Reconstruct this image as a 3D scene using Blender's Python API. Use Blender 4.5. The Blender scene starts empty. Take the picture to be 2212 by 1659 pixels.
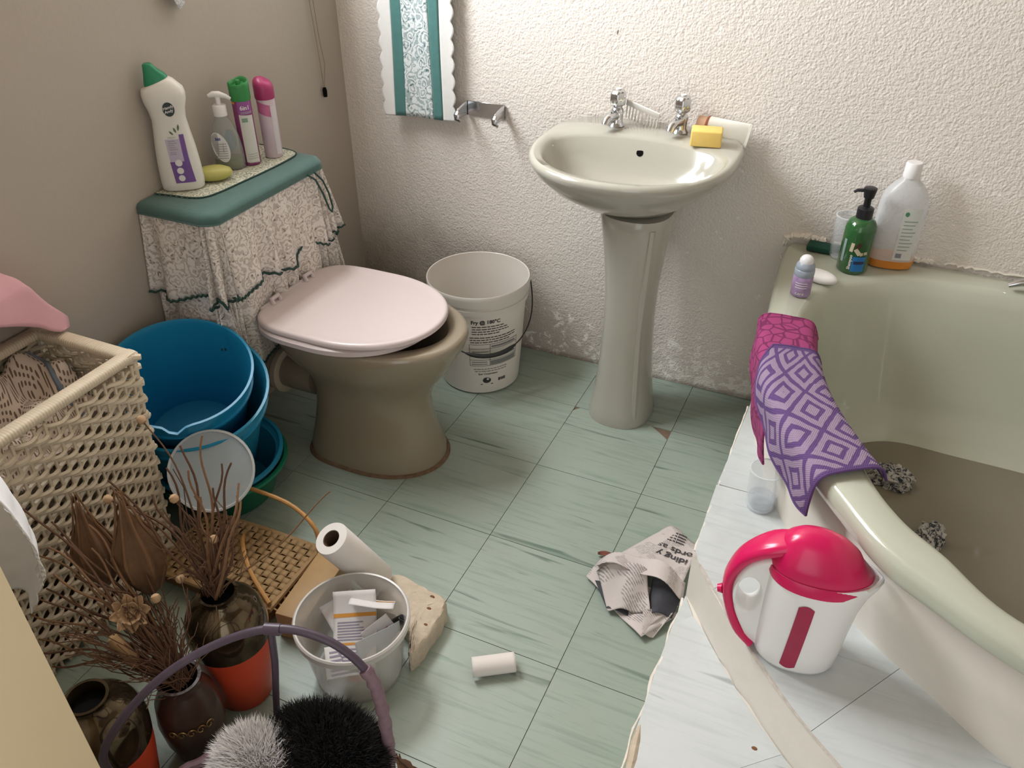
import bpy, bmesh, math, random
import numpy as np
from mathutils import Vector, Matrix, Euler

random.seed(7)
rng = np.random.default_rng(11)
S = bpy.context.scene
COL = S.collection

# ------------------------------------------------------------------ camera
cam_d = bpy.data.cameras.new('camera'); cam = bpy.data.objects.new('camera', cam_d); COL.objects.link(cam)
yaw, pitch, roll = -0.42727, 0.59943, -0.00364
fwd = Vector((math.sin(yaw)*math.cos(pitch), math.cos(yaw)*math.cos(pitch), -math.sin(pitch)))
rgt = Vector((math.cos(yaw), -math.sin(yaw), 0)); upv = rgt.cross(fwd)
r2 = math.cos(roll)*rgt + math.sin(roll)*upv; u2 = -math.sin(roll)*rgt + math.cos(roll)*upv
M = Matrix.Identity(4)
for i in range(3):
    M[i][0] = r2[i]; M[i][1] = u2[i]; M[i][2] = -fwd[i]
M.translation = (0.99294, -1.06903, 1.51321)
cam.matrix_world = M
cam_d.sensor_width = 36.0; cam_d.lens = 36.0*1801.2/2212; cam_d.clip_start = 0.02
S.camera = cam

# ------------------------------------------------------------------ sky, daylight, exposure
world = bpy.data.worlds.new('sky'); S.world = world; world.use_nodes = True
bg = world.node_tree.nodes['Background']
bg.inputs['Color'].default_value = (0.86, 0.94, 1.0, 1); bg.inputs['Strength'].default_value = 0.35
def area_light(name, loc, size, size_y, rot, power, col):
    d = bpy.data.lights.new(name, 'AREA'); d.shape = 'RECTANGLE'; d.size = size; d.size_y = size_y
    d.energy = power; d.color = col
    o = bpy.data.objects.new(name, d); COL.objects.link(o); o.location = loc; o.rotation_euler = rot
    return o
# daylight entering through the window in the left wall and, weakly, through the doorway behind the camera
w1 = area_light('window_daylight', (-0.64, 0.45, 1.88), 0.92, 0.84, (0, -math.pi/2, 0), 78, (0.95, 0.98, 1.0))
w2 = area_light('doorway_daylight', (0.95, -1.40, 1.05), 0.78, 1.8, (math.pi/2, 0, 0), 6.5, (0.97, 0.98, 1.0))
cy = S.cycles
cy.max_bounces = 7; cy.diffuse_bounces = 4; cy.glossy_bounces = 3; cy.transmission_bounces = 7; cy.transparent_max_bounces = 10
cy.caustics_reflective = False; cy.caustics_refractive = False
vs = S.view_settings
vs.view_transform = 'Standard'; vs.look = 'None'; vs.gamma = 1.0; vs.use_curve_mapping = False
vs.exposure = 0.0

# ------------------------------------------------------------------ helpers
def cat(*parts):
    V = []; F = []
    for v, f in parts:
        o = len(V); V += [tuple(map(float, p)) for p in v]; F += [tuple(i+o for i in q) for q in f]
    return V, F
def xf(vf, loc=(0, 0, 0), rot=(0, 0, 0), sc=(1, 1, 1)):
    m = Matrix.LocRotScale(Vector(loc), Euler(rot), Vector(sc))
    return [tuple(m @ Vector(p)) for p in vf[0]], vf[1]
def loft(rings, close=True, cap0=True, cap1=True):
    n = len(rings[0]); V = [tuple(p) for r in rings for p in r]; F = []
    for k in range(len(rings)-1):
        for i in range(n if close else n-1):
            j = (i+1) % n
            F.append((k*n+i, k*n+j, (k+1)*n+j, (k+1)*n+i))
    if cap0: F.append(tuple(range(n-1, -1, -1)))
    if cap1: F.append(tuple((len(rings)-1)*n+i for i in range(n)))
    return V, F
def lathe(prof, n=40, cap0=True, cap1=True, sx=1, sy=1):
    rings = [[(r*sx*math.cos(2*math.pi*i/n), r*sy*math.sin(2*math.pi*i/n), z) for i in range(n)] for r, z in prof]
    return loft(rings, True, cap0, cap1)
def selli(a, b, p, n=48, cx=0, cy=0, z=0, rot=0):
    out = []
    for i in range(n):
        t = 2*math.pi*i/n; c, s = math.cos(t), math.sin(t)
        x = a*math.copysign(abs(c)**(2/p), c); y = b*math.copysign(abs(s)**(2/p), s)
        out.append((cx+x*math.cos(rot)-y*math.sin(rot), cy+x*math.sin(rot)+y*math.cos(rot), z))
    return out
def spl(pts, n, closed=False):
    P = [np.array(p, float) for p in pts]; m = len(P); out = []
    segs = m if closed else m-1
    for k in range(n):
        t = k/(n if closed else n-1)*segs; i = min(int(t), segs-1); f = t-i
        g = (lambda j: P[j % m]) if closed else (lambda j: P[max(0, min(m-1, j))])
        a, b, c, d = g(i-1), g(i), g(i+1), g(i+2)
        out.append(0.5*((2*b)+(c-a)*f+(2*a-5*b+4*c-d)*f*f+(3*b-a-3*c+d)*f**3))
    return out
def tube(path, r, n=8, caps=True, flat=1.0, closed=False):
    P = [Vector(tuple(map(float, p))) for p in path]; m = len(P); rings = []
    T0 = None; N = None
    for k in range(m):
        if closed: t = (P[(k+1) % m]-P[k-1]).normalized()
        else: t = (P[min(k+1, m-1)]-P[max(k-1, 0)]).normalized()
        if N is None:
            a = Vector((0, 0, 1)) if abs(t.z) < 0.9 else Vector((1, 0, 0)); N = t.cross(a).normalized()
        else:
            N = (N-t*N.dot(t)).normalized()
        B = t.cross(N); rr = r[k] if hasattr(r, '__len__') else r
        rings.append([tuple(P[k]+N*(rr*math.cos(2*math.pi*i/n))+B*(rr*flat*math.sin(2*math.pi*i/n))) for i in range(n)])
    if closed:
        rings.append(rings[0]); return loft(rings, True, False, False)
    return loft(rings, True, caps, caps)
def box(c, s, bev=0.0, seg=2, rot=(0, 0, 0)):
    bm = bmesh.new(); bmesh.ops.create_cube(bm, size=1)
    for v in bm.verts: v.co = Vector((v.co.x*s[0], v.co.y*s[1], v.co.z*s[2]))
    if bev: bmesh.ops.bevel(bm, geom=bm.edges[:], offset=bev, segments=seg, profile=0.5, affect='EDGES')
    V = [tuple(v.co) for v in bm.verts]; F = [tuple(v.index for v in f.verts) for f in bm.faces]; bm.free()
    return xf((V, F), c, rot)
def prism(poly, z0, z1):
    n = len(poly); V = [(x, y, z0) for x, y in poly]+[(x, y, z1) for x, y in poly]
    F = [tuple(range(n-1, -1, -1)), tuple(range(n, 2*n))]+[(i, (i+1) % n, n+(i+1) % n, n+i) for i in range(n)]
    return V, F
def grid(f, nu, nv):
    V = [tuple(map(float, f(i/(nu-1), j/(nv-1)))) for j in range(nv) for i in range(nu)]
    F = [(j*nu+i, j*nu+i+1, (j+1)*nu+i+1, (j+1)*nu+i) for j in range(nv-1) for i in range(nu-1)]
    return V, F
def mesh(name, vf, m, parent=None, smooth=True, world=False, angle=0.7, solid=0.0, sub=0, bev=0.0, fix=True):
    V, F = vf
    me = bpy.data.meshes.new(name)
    if world and parent is not None:
        inv = parent.matrix_basis.inverted()
        V = [tuple(inv @ Vector(p)) for p in V]
    me.from_pydata([tuple(map(float, p)) for p in V], [], [tuple(f) for f in F])
    if fix:
        bm = bmesh.new(); bm.from_mesh(me)
        bmesh.ops.remove_doubles(bm, verts=bm.verts, dist=1e-6)
        bmesh.ops.recalc_face_normals(bm, faces=bm.faces); bm.to_mesh(me); bm.free()
    if m is not None: me.materials.append(m)
    if smooth:
        me.polygons.foreach_set('use_smooth', [True]*len(me.polygons))
        try: me.set_sharp_from_angle(angle=angle)
        except Exception: pass
    o = bpy.data.objects.new(name, me); COL.objects.link(o)
    if parent is not None: o.parent = parent
    if solid:
        d = o.modifiers.new('Solidify', 'SOLIDIFY'); d.thickness = solid; d.offset = 0
    if bev:
        d = o.modifiers.new('Bevel', 'BEVEL'); d.width = bev; d.segments = 2; d.limit_method = 'ANGLE'
    if sub:
        d = o.modifiers.new('Subdivision', 'SUBSURF'); d.levels = sub; d.render_levels = sub
    return o
def tag(o, label, category, group=None):
    o['label'] = label; o['category'] = category
    if group: o['group'] = group
    return o
def thing(name, label, category, loc=(0, 0, 0), rot=(0, 0, 0), group=None):
    o = bpy.data.objects.new(name, None); COL.objects.link(o); o.empty_display_size = 0.05
    o.location = loc; o.rotation_euler = rot
    o.matrix_basis = Matrix.LocRotScale(Vector(loc), Euler(rot), None)
    return tag(o, label, category, group)
def struct(o, label=None, category=None):
    o['kind'] = 'structure'
    if label: o['label'] = label
    if category: o['category'] = category
    return o
def text_vf(s, size, depth=0.0, align='CENTER', bold=0.0):
    c = bpy.data.curves.new('text', 'FONT'); c.body = s; c.size = size; c.align_x = align; c.align_y = 'CENTER'
    c.resolution_u = 3; c.offset = bold; c.extrude = depth
    o = bpy.data.objects.new('text', c); COL.objects.link(o)
    me = bpy.data.meshes.new_from_object(o)
    V = [tuple(v.co) for v in me.vertices]; F = [tuple(p.vertices) for p in me.polygons]
    bpy.data.objects.remove(o); bpy.data.meshes.remove(me); bpy.data.curves.remove(c)
    return V, F
def rect_vf(cx, cy, w, h, nx=1):
    return grid(lambda u, v: (cx-w/2+u*w, cy-h/2+v*h, 0), nx+1, 2)
def disc_vf(cx, cy, a, b, n=24):
    V = [(cx+a*math.cos(2*math.pi*i/n), cy+b*math.sin(2*math.pi*i/n), 0) for i in range(n)]
    return V, [tuple(range(n))]
def wrap(vf, R, zoff=0.0, ang=0.0, lift=0.0006, taper=None):
    """lay flat print (x along the circumference, y up) round a vertical cylinder"""
    out = []
    for x, y, z in vf[0]:
        r = (taper(y+zoff) if taper else R)+lift+z
        a = ang+x/R
        out.append((r*math.cos(a), r*math.sin(a), y+zoff))
    return out, vf[1]

# ------------------------------------------------------------------ materials
def new_mat(name):
    m = bpy.data.materials.new(name); m.use_nodes = True
    nt = m.node_tree; b = nt.nodes['Principled BSDF']
    return m, nt, b
def N(nt, kind, **kw):
    n = nt.nodes.new(kind)
    for k, v in kw.items():
        if k in n.inputs: n.inputs[k].default_value = v
        else: setattr(n, k, v)
    return n
def L(nt, a, b): nt.links.new(a, b)
def ramp(nt, fac, stops):
    r = nt.nodes.new('ShaderNodeValToRGB'); e = r.color_ramp.elements
    while len(e) < len(stops): e.new(0.5)
    for i, (p, c) in enumerate(stops):
        e[i].position = p; e[i].color = (c[0], c[1], c[2], 1) if len(c) == 3 else c
    L(nt, fac, r.inputs['Fac']); return r.outputs['Color']
def mixc(nt, fac, a, b, blend='MIX'):
    x = nt.nodes.new('ShaderNodeMix'); x.data_type = 'RGBA'; x.blend_type = blend
    if hasattr(fac, 'is_linked'): L(nt, fac, x.inputs['Factor'])
    else: x.inputs['Factor'].default_value = fac
    for v, k in ((a, 'A'), (b, 'B')):
        s = [i for i in x.inputs if i.name == k and i.type == 'RGBA'][0]
        if hasattr(v, 'is_linked'): L(nt, v, s)
        else: s.default_value = (v[0], v[1], v[2], 1)
    return [o for o in x.outputs if o.type == 'RGBA'][0]
def mth(nt, op, a, b=None, clamp=False):
    n = nt.nodes.new('ShaderNodeMath'); n.operation = op; n.use_clamp = clamp
    for i, v in enumerate((a, b)):
        if v is None: continue
        if hasattr(v, 'is_linked'): L(nt, v, n.inputs[i])
        else: n.inputs[i].default_value = v
    return n.outputs[0]
def objco(nt, scale=(1, 1, 1), loc=(0, 0, 0), space='Object'):
    t = nt.nodes.new('ShaderNodeTexCoord'); mp = nt.nodes.new('ShaderNodeMapping')
    mp.inputs['Scale'].default_value = scale; mp.inputs['Location'].default_value = loc
    L(nt, t.outputs[space], mp.inputs['Vector']); return mp.outputs['Vector']
def worldpos(nt, scale=(1, 1, 1)):
    g = nt.nodes.new('ShaderNodeNewGeometry'); mp = nt.nodes.new('ShaderNodeMapping')
    mp.inputs['Scale'].default_value = scale; L(nt, g.outputs['Position'], mp.inputs['Vector']); return mp.outputs['Vector']
def sep(nt, v):
    s = nt.nodes.new('ShaderNodeSeparateXYZ'); L(nt, v, s.inputs[0]); return s.outputs
def noise(nt, vec, scale, detail=3.0, rough=0.5, dist=0.0):
    n = nt.nodes.new('ShaderNodeTexNoise'); n.inputs['Scale'].default_value = scale; n.inputs['Detail'].default_value = detail
    n.inputs['Roughness'].default_value = rough; n.inputs['Distortion'].default_value = dist
    L(nt, vec, n.inputs['Vector']); return n.outputs['Fac']
def bump(nt, b, h, strength=0.3, dist=0.002):
    n = nt.nodes.new('ShaderNodeBump'); n.inputs['Strength'].default_value = strength; n.inputs['Distance'].default_value = dist
    L(nt, h, n.inputs['Height']); L(nt, n.outputs['Normal'], b.inputs['Normal'])
def plain(name, col, rough=0.45, var=0.08, scale=20.0, metal=0.0, bmp=0.0, bscale=60.0, trans=0.0, ior=1.45, spec=0.5, coat=0.0, alpha=1.0, sheen=0.0, sss=0.0, bdist=0.002):
    m, nt, b = new_mat(name)
    v = objco(nt); f = noise(nt, v, scale, 3)
    c = mixc(nt, f, tuple(x*(1-var) for x in col), tuple(min(1, x*(1+var)) for x in col))
    L(nt, c, b.inputs['Base Color'])
    b.inputs['Roughness'].default_value = rough; b.inputs['Metallic'].default_value = metal
    b.inputs['Transmission Weight'].default_value = trans; b.inputs['IOR'].default_value = ior
    b.inputs['Specular IOR Level'].default_value = spec; b.inputs['Coat Weight'].default_value = coat
    b.inputs['Alpha'].default_value = alpha; b.inputs['Sheen Weight'].default_value = sheen
    if sss:
        b.inputs['Subsurface Weight'].default_value = sss; b.inputs['Subsurface Radius'].default_value = (0.01, 0.008, 0.006); b.inputs['Subsurface Scale'].default_value = 0.3
    if bmp: bump(nt, b, noise(nt, v, bscale, 4), bmp, bdist)
    return m

XL, YB, XR, YF, ZC = -0.60, 1.17, 2.20, -1.35, 2.45
# ---- wall plaster
def wall_mat(name, col, bstr, bdist, bsc, damp_shade):
    m, nt, b = new_mat(name)
    p = worldpos(nt); s = sep(nt, p)
    n1 = noise(nt, p, 1.7, 4); n2 = noise(nt, p, 9.0, 5, 0.6)
    c = mixc(nt, n1, tuple(x*0.93 for x in col), tuple(min(1, x*1.05) for x in col))
    c = mixc(nt, mth(nt, 'MULTIPLY', n2, 0.10), c, (0.50, 0.42, 0.33))
    if damp_shade:
        # brown dampness with ragged outline; corner shade painted in too, strongest behind the toilet
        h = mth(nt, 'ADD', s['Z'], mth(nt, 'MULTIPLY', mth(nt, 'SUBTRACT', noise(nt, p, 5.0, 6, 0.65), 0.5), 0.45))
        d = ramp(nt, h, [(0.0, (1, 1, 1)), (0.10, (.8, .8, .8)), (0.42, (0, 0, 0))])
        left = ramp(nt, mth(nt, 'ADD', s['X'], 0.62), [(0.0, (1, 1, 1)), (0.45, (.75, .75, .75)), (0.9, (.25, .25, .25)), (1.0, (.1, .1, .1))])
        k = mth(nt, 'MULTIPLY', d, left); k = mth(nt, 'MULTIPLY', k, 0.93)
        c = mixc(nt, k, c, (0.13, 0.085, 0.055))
        # flaked paint: bare white plaster specks low on the wall
        fl = noise(nt, p, 26.0, 6, 0.7, 0.6)
        zz = ramp(nt, s['Z'], [(0.0, (.16, .16, .16)), (0.07, (.13, .13, .13)), (0.22, (-.2, -.2, -.2, 1)), (1.0, (-.2, -.2, -.2, 1))])
        xx = ramp(nt, mth(nt, 'MULTIPLY', s['X'], 1.0), [(0.0, (0, 0, 0)), (0.15, (.03, .03, .03)), (0.6, (.06, .06, .06)), (1.0, (.06, .06, .06))])
        f = mth(nt, 'ADD', mth(nt, 'ADD', fl, zz), xx)
        f = ramp(nt, f, [(0.0, (0, 0, 0)), (0.70, (0, 0, 0)), (0.715, (1, 1, 1)), (1.0, (1, 1, 1))])
        c = mixc(nt, f, c, (0.84, 0.80, 0.74))
        # dark brown line along the foot of the wall
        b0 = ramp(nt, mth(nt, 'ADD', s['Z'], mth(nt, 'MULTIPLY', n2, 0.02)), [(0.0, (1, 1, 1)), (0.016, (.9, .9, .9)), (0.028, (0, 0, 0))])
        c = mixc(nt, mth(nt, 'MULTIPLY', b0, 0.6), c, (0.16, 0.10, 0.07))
    L(nt, c, b.inputs['Base Color']); b.inputs['Roughness'].default_value = 0.75
    h1 = noise(nt, p, bsc, 2, 0.5, 0.0); h2 = noise(nt, p, bsc*.45, 1, 0.5, 0.0)
    bump(nt, b, mth(nt, 'ADD', h1, mth(nt, 'MULTIPLY', h2, 0.7)), bstr, bdist)
    return m
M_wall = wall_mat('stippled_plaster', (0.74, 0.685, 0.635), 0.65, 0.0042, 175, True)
M_wall_l = wall_mat('smooth_plaster', (0.43, 0.38, 0.325), 0.25, 0.002, 60, False)
M_wall_r = plain('aged_plaster', (0.60, 0.555, 0.50), 0.8, 0.06, 3, bmp=.3, bscale=90)
M_ceiling = plain('darkened_ceiling', (0.34, 0.27, 0.20), 0.6, 0.08, 3)  # unseen ceiling, colour darkened so less light bounces back

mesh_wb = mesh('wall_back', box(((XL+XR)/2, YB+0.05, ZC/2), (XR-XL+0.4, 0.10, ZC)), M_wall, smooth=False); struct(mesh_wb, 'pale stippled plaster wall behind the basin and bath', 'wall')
# left wall with a window opening (y -0.05..0.89, z 1.36..2.36)
wy0, wy1, wz0, wz1 = -0.05, 0.89, 1.36, 2.36
wl = cat(box((XL-0.06, (YF-0.1+wy0)/2, ZC/2), (0.12, wy0-YF+0.1, ZC)), box((XL-0.06, (wy1+YB)/2, ZC/2), (0.12, YB-wy1, ZC)),
         box((XL-0.06, (wy0+wy1)/2, wz0/2), (0.12, wy1-wy0, wz0)), box((XL-0.06, (wy0+wy1)/2, (wz1+ZC)/2), (0.12, wy1-wy0, ZC-wz1)))
struct(mesh('wall_left', wl, M_wall_l, smooth=False), 'smooth beige wall beside the cistern', 'wall')
struct(mesh('wall_right', box((XR+0.05, (YB+YF)/2, ZC/2), (0.10, YB-YF+0.2, ZC)), M_wall_r, smooth=False), 'plaster wall at the head of the bath', 'wall')
dx0, dx1, dz1 = 0.52, 1.36, 2.02
wf = cat(box(((XL+dx0)/2, YF-0.05, ZC/2), (dx0-XL, 0.10, ZC)), box(((XR+dx1)/2, YF-0.05, ZC/2), (XR-dx1, 0.10, ZC)), box(((dx0+dx1)/2, YF-0.05, (ZC+dz1)/2), (dx1-dx0, 0.10, ZC-dz1)))
struct(mesh('wall_front', wf, M_wall_r, smooth=False), 'beige wall with the doorway', 'wall')
struct(mesh('ceiling', box(((XL+XR)/2, (YB+YF)/2, ZC+0.03), (XR-XL+0.4, YB-YF+0.4, 0.06)), M_ceiling, smooth=False), 'painted ceiling', 'ceiling')
# window
M_frame = plain('window_paint', (0.78, 0.77, 0.72), 0.4, 0.04)
M_pane = plain('window_glass', (0.95, 0.98, 1.0), 0.02, 0.0, trans=1.0, ior=1.0)
win = bpy.data.objects.new('window_1', None); COL.objects.link(win); win.location = (XL-0.06, 0.42, wz0); struct(win, 'steel framed window in the left wall', 'window')
win.matrix_basis = Matrix.Translation(win.location)
for (y, z, sy, sz) in ((wy0+0.015, (wz0+wz1)/2, 0.03, wz1-wz0), (wy1-0.015, (wz0+wz1)/2, 0.03, wz1-wz0), ((wy0+wy1)/2, wz0+0.015, wy1-wy0, 0.03), ((wy0+wy1)/2, wz1-0.015, wy1-wy0, 0.03), ((wy0+wy1)/2, (wz0+wz1)/2, 0.025, wz1-wz0)):
    mesh('window_frame', box((XL-0.06, y, z), (0.04, sy, sz), 0.004), M_frame, win, world=True)
mesh('window_sill', box((XL-0.05, (wy0+wy1)/2, wz0-0.010), (0.125, wy1-wy0, 0.02), 0.004), M_frame, win, world=True)
# door leaf standing open at the camera's left
M_door = plain('cream_door_paint', (0.80, 0.65, 0.42), 0.45, 0.03, 4, bmp=0.05, bscale=30)
ex, ey = 0.292, -0.75          # free vertical edge of the leaf
ang = math.atan2(-1.33-ey, 0.46-ex)
dlen = math.hypot(-1.33-ey, 0.46-ex)
door = bpy.data.objects.new('door_1', None); COL.objects.link(door); door.location = (0.46, -1.33, 0); struct(door, 'cream painted door standing open at the left edge of the picture', 'door')
door.matrix_basis = Matrix.Translation(door.location)
cx, cy = (ex+0.46)/2, (ey-1.33)/2
nx, ny = -math.sin(ang), math.cos(ang)   # leaf normal
off = -0.02 if nx > 0 else 0.02
mesh('door_leaf', box((cx+nx*off, cy+ny*off, 1.0), (dlen, 0.04, 1.96), 0.003, rot=(0, 0, ang)), M_door, door, world=True)
for hz in (0.25, 1.75):
    mesh('hinge', xf(lathe([(0.008, -0.04), (0.008, 0.04)], 12), (0.465, -1.335, hz)), M_frame, door, world=True)

# ---- floor: slab with separate vinyl tiles
def tile_mat(name, col, streak, amount=1.0, var=0.05):
    m, nt, b = new_mat(name)
    oi = nt.nodes.new('ShaderNodeObjectInfo')
    p = objco(nt)
    sh = nt.nodes.new('ShaderNodeVectorMath'); sh.operation = 'ADD'
    cmb = nt.nodes.new('ShaderNodeCombineXYZ')
    for i, k in enumerate((37.0, 91.0, 53.0)): L(nt, mth(nt, 'MULTIPLY', oi.outputs['Random'], k), cmb.inputs[i])
    L(nt, p, sh.inputs[0]); L(nt, cmb.outputs[0], sh.inputs[1])
    mp = nt.nodes.new('ShaderNodeMapping'); mp.inputs['Scale'].default_value = (1.0, 14.0, 1.0); mp.inputs['Rotation'].default_value = (0, 0, 0.05); L(nt, sh.outputs[0], mp.inputs['Vector'])
    a = noise(nt, mp.outputs[0], 5.0, 4, 0.6, 0.4); a2 = noise(nt, mp.outputs[0], 2.6, 3, 0.5, 0.8)
    base = mixc(nt, oi.outputs['Random'], tuple(x*(1-var) for x in col), tuple(x*(1+var) for x in col))
    soft = ramp(nt, a, [(0.0, (0, 0, 0)), (0.50, (0, 0, 0)), (0.70, (1, 1, 1)), (1, (1, 1, 1))])
    hard = ramp(nt, a2, [(0.0, (0, 0, 0)), (0.64, (0, 0, 0)), (0.72, (1, 1, 1)), (1, (1, 1, 1))])
    c = mixc(nt, mth(nt, 'MULTIPLY', soft, 0.42*amount), base, streak)
    c = mixc(nt, mth(nt, 'MULTIPLY', hard, 0.75*amount), c, tuple(x*0.55 for x in streak))
    g = noise(nt, worldpos(nt), 6.0, 5, 0.6)
    c = mixc(nt, mth(nt, 'MULTIPLY', ramp(nt, g, [(0.45, (0, 0, 0)), (0.75, (1, 1, 1))]), 0.28), c, (0.30, 0.29, 0.24))
    L(nt, c, b.inputs['Base Color']); b.inputs['Roughness'].default_value = 0.38
    bump(nt, b, noise(nt, sh.outputs[0], 35, 3), 0.08, 0.002)
    return m
M_tile = tile_mat('green_marbled_vinyl', (0.305, 0.365, 0.31), (0.11, 0.21, 0.145))
M_tile_s = tile_mat('pale_marbled_vinyl', (0.60, 0.63, 0.63), (0.40, 0.46, 0.46), 0.8)
M_slab = plain('old_screed', (0.20, 0.14, 0.10), 0.9, 0.3, 30, bmp=0.4)
floor = mesh('floor', box(((XL+XR)/2, (YB+YF)/2-0.5, -0.0355), (XR-XL+0.3, YB-YF+1.2, 0.064)), M_slab, smooth=False)
struct(floor, 'pale green marbled vinyl tile floor', 'floor')
TS = 0.3048; TH = 0.0034; GAP = 0.0008
full = None
def add_tile(poly, parent, m, zt, name='tile'):
    cx = sum(p[0] for p in poly)/len(poly); cy = sum(p[1] for p in poly)/len(poly)
    o = mesh(name, prism([(x-cx, y-cy) for x, y in poly], -TH, 0), m, parent, smooth=False)
    o.location = (cx, cy, zt); return o
chip_tile = [(0.6096-GAP, 0.866), (0.6096-GAP, 0.9144-TS+GAP), (0.3048+GAP, 0.9144-TS+GAP), (0.3048+GAP, 0.892), (0.322, 0.9144-GAP), (0.548, 0.9144-GAP), (0.578, 0.893)]
for i in range(-2, 8):
    for j in range(-5, 4):
        x0, x1, y0, y1 = i*TS, (i+1)*TS, j*TS, (j+1)*TS
        x0, x1 = max(x0, XL), min(x1, XR); y0, y1 = max(y0, YF), min(y1, YB)
        if x1-x0 < 0.01 or y1-y0 < 0.01: continue
        if x0 > 0.86 and y1 > -0.32: continue
        if i == 1 and j == 2:
            add_tile([(0.3048+GAP, 0.6096+GAP), (0.6096-GAP, 0.6096+GAP), (0.6096-GAP, 0.868), (0.578, 0.893), (0.548, 0.9144-GAP), (0.322, 0.9144-GAP), (0.3048+GAP, 0.893)], floor, M_tile, -0.0)
            continue
        g = GAP
        if full is None and abs(x1-x0-TS) < 1e-6 and abs(y1-y0-TS) < 1e-6:
            full = bpy.data.meshes.new('tile'); V, F = prism([(-TS/2+g, -TS/2+g), (TS/2-g, -TS/2+g), (TS/2-g, TS/2-g), (-TS/2+g, TS/2-g)], -TH, 0)
            full.from_pydata(V, [], F); full.materials.append(M_tile)
        if full is not None and abs(x1-x0-TS) < 1e-6 and abs(y1-y0-TS) < 1e-6:
            o = bpy.data.objects.new('tile', full); COL.objects.link(o); o.parent = floor; o.location = ((x0+x1)/2, (y0+y1)/2, 0)
        else:
            add_tile([(x0+g, y0+g), (x1-g, y0+g), (x1-g, y1-g), (x0+g, y1-g)], floor, M_tile, 0.0)

# ---- tiled bath platform with two steps
M_riser = plain('cream_painted_plaster', (0.74, 0.69, 0.62), 0.6, 0.06, 12, bmp=0.25, bscale=40, bdist=0.003)
plat = bpy.data.objects.new('trim_1', None); COL.objects.link(plat); plat.location = (1.0, 0.0, 0); plat.matrix_basis = Matrix.Translation(plat.location)
struct(plat, 'two-step tiled platform in front of the bath with cream painted risers', 'steps')
front_u = [tuple(p) for p in spl([(0.825, 0.205), (0.905, 0.098), (1.0, -0.014), (1.145, -0.154), (1.32, -0.29), (1.55, -0.40), (1.85, -0.46), (2.2, -0.48)], 29)]
panel_b = [tuple(p) for p in spl([(0.832, 0.79), (0.836, 0.769), (0.888, 0.586), (0.961, 0.408), (1.037, 0.29), (1.151, 0.145), (1.276, 0.047), (1.41, -0.051), (1.65, -0.13), (1.9, -0.16), (2.2, -0.17)], 41)]
ZU, ZL = 0.25, 0.125
ragged = [(x+random.uniform(-.003, .003), y+random.uniform(-.003, .003)) for x, y in front_u]
upper_poly = [(0.828, 0.80)]+[(0.828, 0.50)]+ragged+[(x+0.003, y+0.003) for x, y in reversed(panel_b)]
mesh('upper_step', prism(upper_poly, 0.0, ZU-TH), M_riser, plat, world=True, smooth=True, angle=0.5, bev=0.003)
low_front = [(0.835, -0.30), (0.85, -0.40), (0.95, -0.52), (1.15, -0.68), (1.45, -0.80), (2.2, -0.85)]
lower_poly = [(0.826, 0.21), (0.822, 0.0), (0.826, -0.15)]+low_front+[(2.2, -0.47)]+[(x, y+0.004) for x, y in reversed(front_u[:-1])]
mesh('lower_step', prism(lower_poly, 0.0, ZL-TH), M_riser, plat, world=True, smooth=True, angle=0.5, bev=0.003)
def nearest(curve, p): return min(range(len(curve)), key=lambda k: (curve[k][0]-p[0])**2+(curve[k][1]-p[1])**2)
# upper tread tiles between joints (front point, panel point)
uj = [((0.822, 0.437), (0.948, 0.437)), ((0.886, 0.122), (1.010, 0.330)), ((1.105, -0.118), (1.235, 0.080)), ((1.38, -0.335), (1.50, -0.08)), ((1.72, -0.44), (1.78, -0.14)), ((2.2, -0.48), (2.2, -0.17))]
edge_l = [(0.828, 0.775), (0.826, 0.60), (0.822, 0.437)]
polys = [[(0.828, 0.775), (0.826, 0.60), (0.821, 0.437+.001)]+[uj[0][1]]+[panel_b[k] for k in range(nearest(panel_b, uj[0][1])-1, 1, -1)]]
for k in range(5):
    a, b_ = uj[k], uj[k+1]
    if k == 0: fr = [(0.820, 0.434), (0.822, 0.33), (0.826, 0.212)]+[front_u[q] for q in range(1, nearest(front_u, b_[0]))]
    else: fr = [a[0]]+[front_u[q] for q in range(nearest(front_u, a[0])+1, nearest(front_u, b_[0]))]
    bk = [panel_b[q] for q in range(nearest(panel_b, b_[1])-1, nearest(panel_b, a[1]), -1)]
    sh = 0.0012; d = Vector((b_[1][0]-b_[0][0], b_[1][1]-b_[0][1])).normalized()
    polys.append(fr+[(b_[0][0]-sh, b_[0][1]), (b_[1][0]-sh, b_[1][1])]+bk+[a[1]])
for p in polys: add_tile([(x-1.0, y) for x, y in p], plat, M_tile_s, ZU, 'tread_tile')
# lower tread tiles
lj = [((0.820, 0.112), (0.852, 0.150)), ((0.862, -0.285), (1.075, -0.092)), ((1.06, -0.52), (1.29, -0.272)), ((1.45, -0.70), (1.55, -0.405)), ((2.2, -0.75), (2.2, -0.485))]
first = [(0.824, 0.198), (0.820, 0.112), (0.852, 0.150)]
add_tile([(x-1.0, y) for x, y in first], plat, M_tile_s, ZL, 'tread_tile')
for k in range(4):
    a, b_ = lj[k], lj[k+1]
    bk = [(front_u[q][0]-0.003, front_u[q][1]-0.003) for q in range(nearest(front_u, b_[1])-1, nearest(front_u, a[1]), -1)]
    fr = [a[0]]
    if k == 0: fr += [(0.819, 0.0), (0.823, -0.15), (0.834, -0.28)]
    add_tile([(x-1.0, y) for x, y in fr+[(b_[0][0]-.001, b_[0][1]), (b_[1][0]-.001, b_[1][1])]+bk+[a[1]]], plat, M_tile_s, ZL, 'tread_tile')
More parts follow.
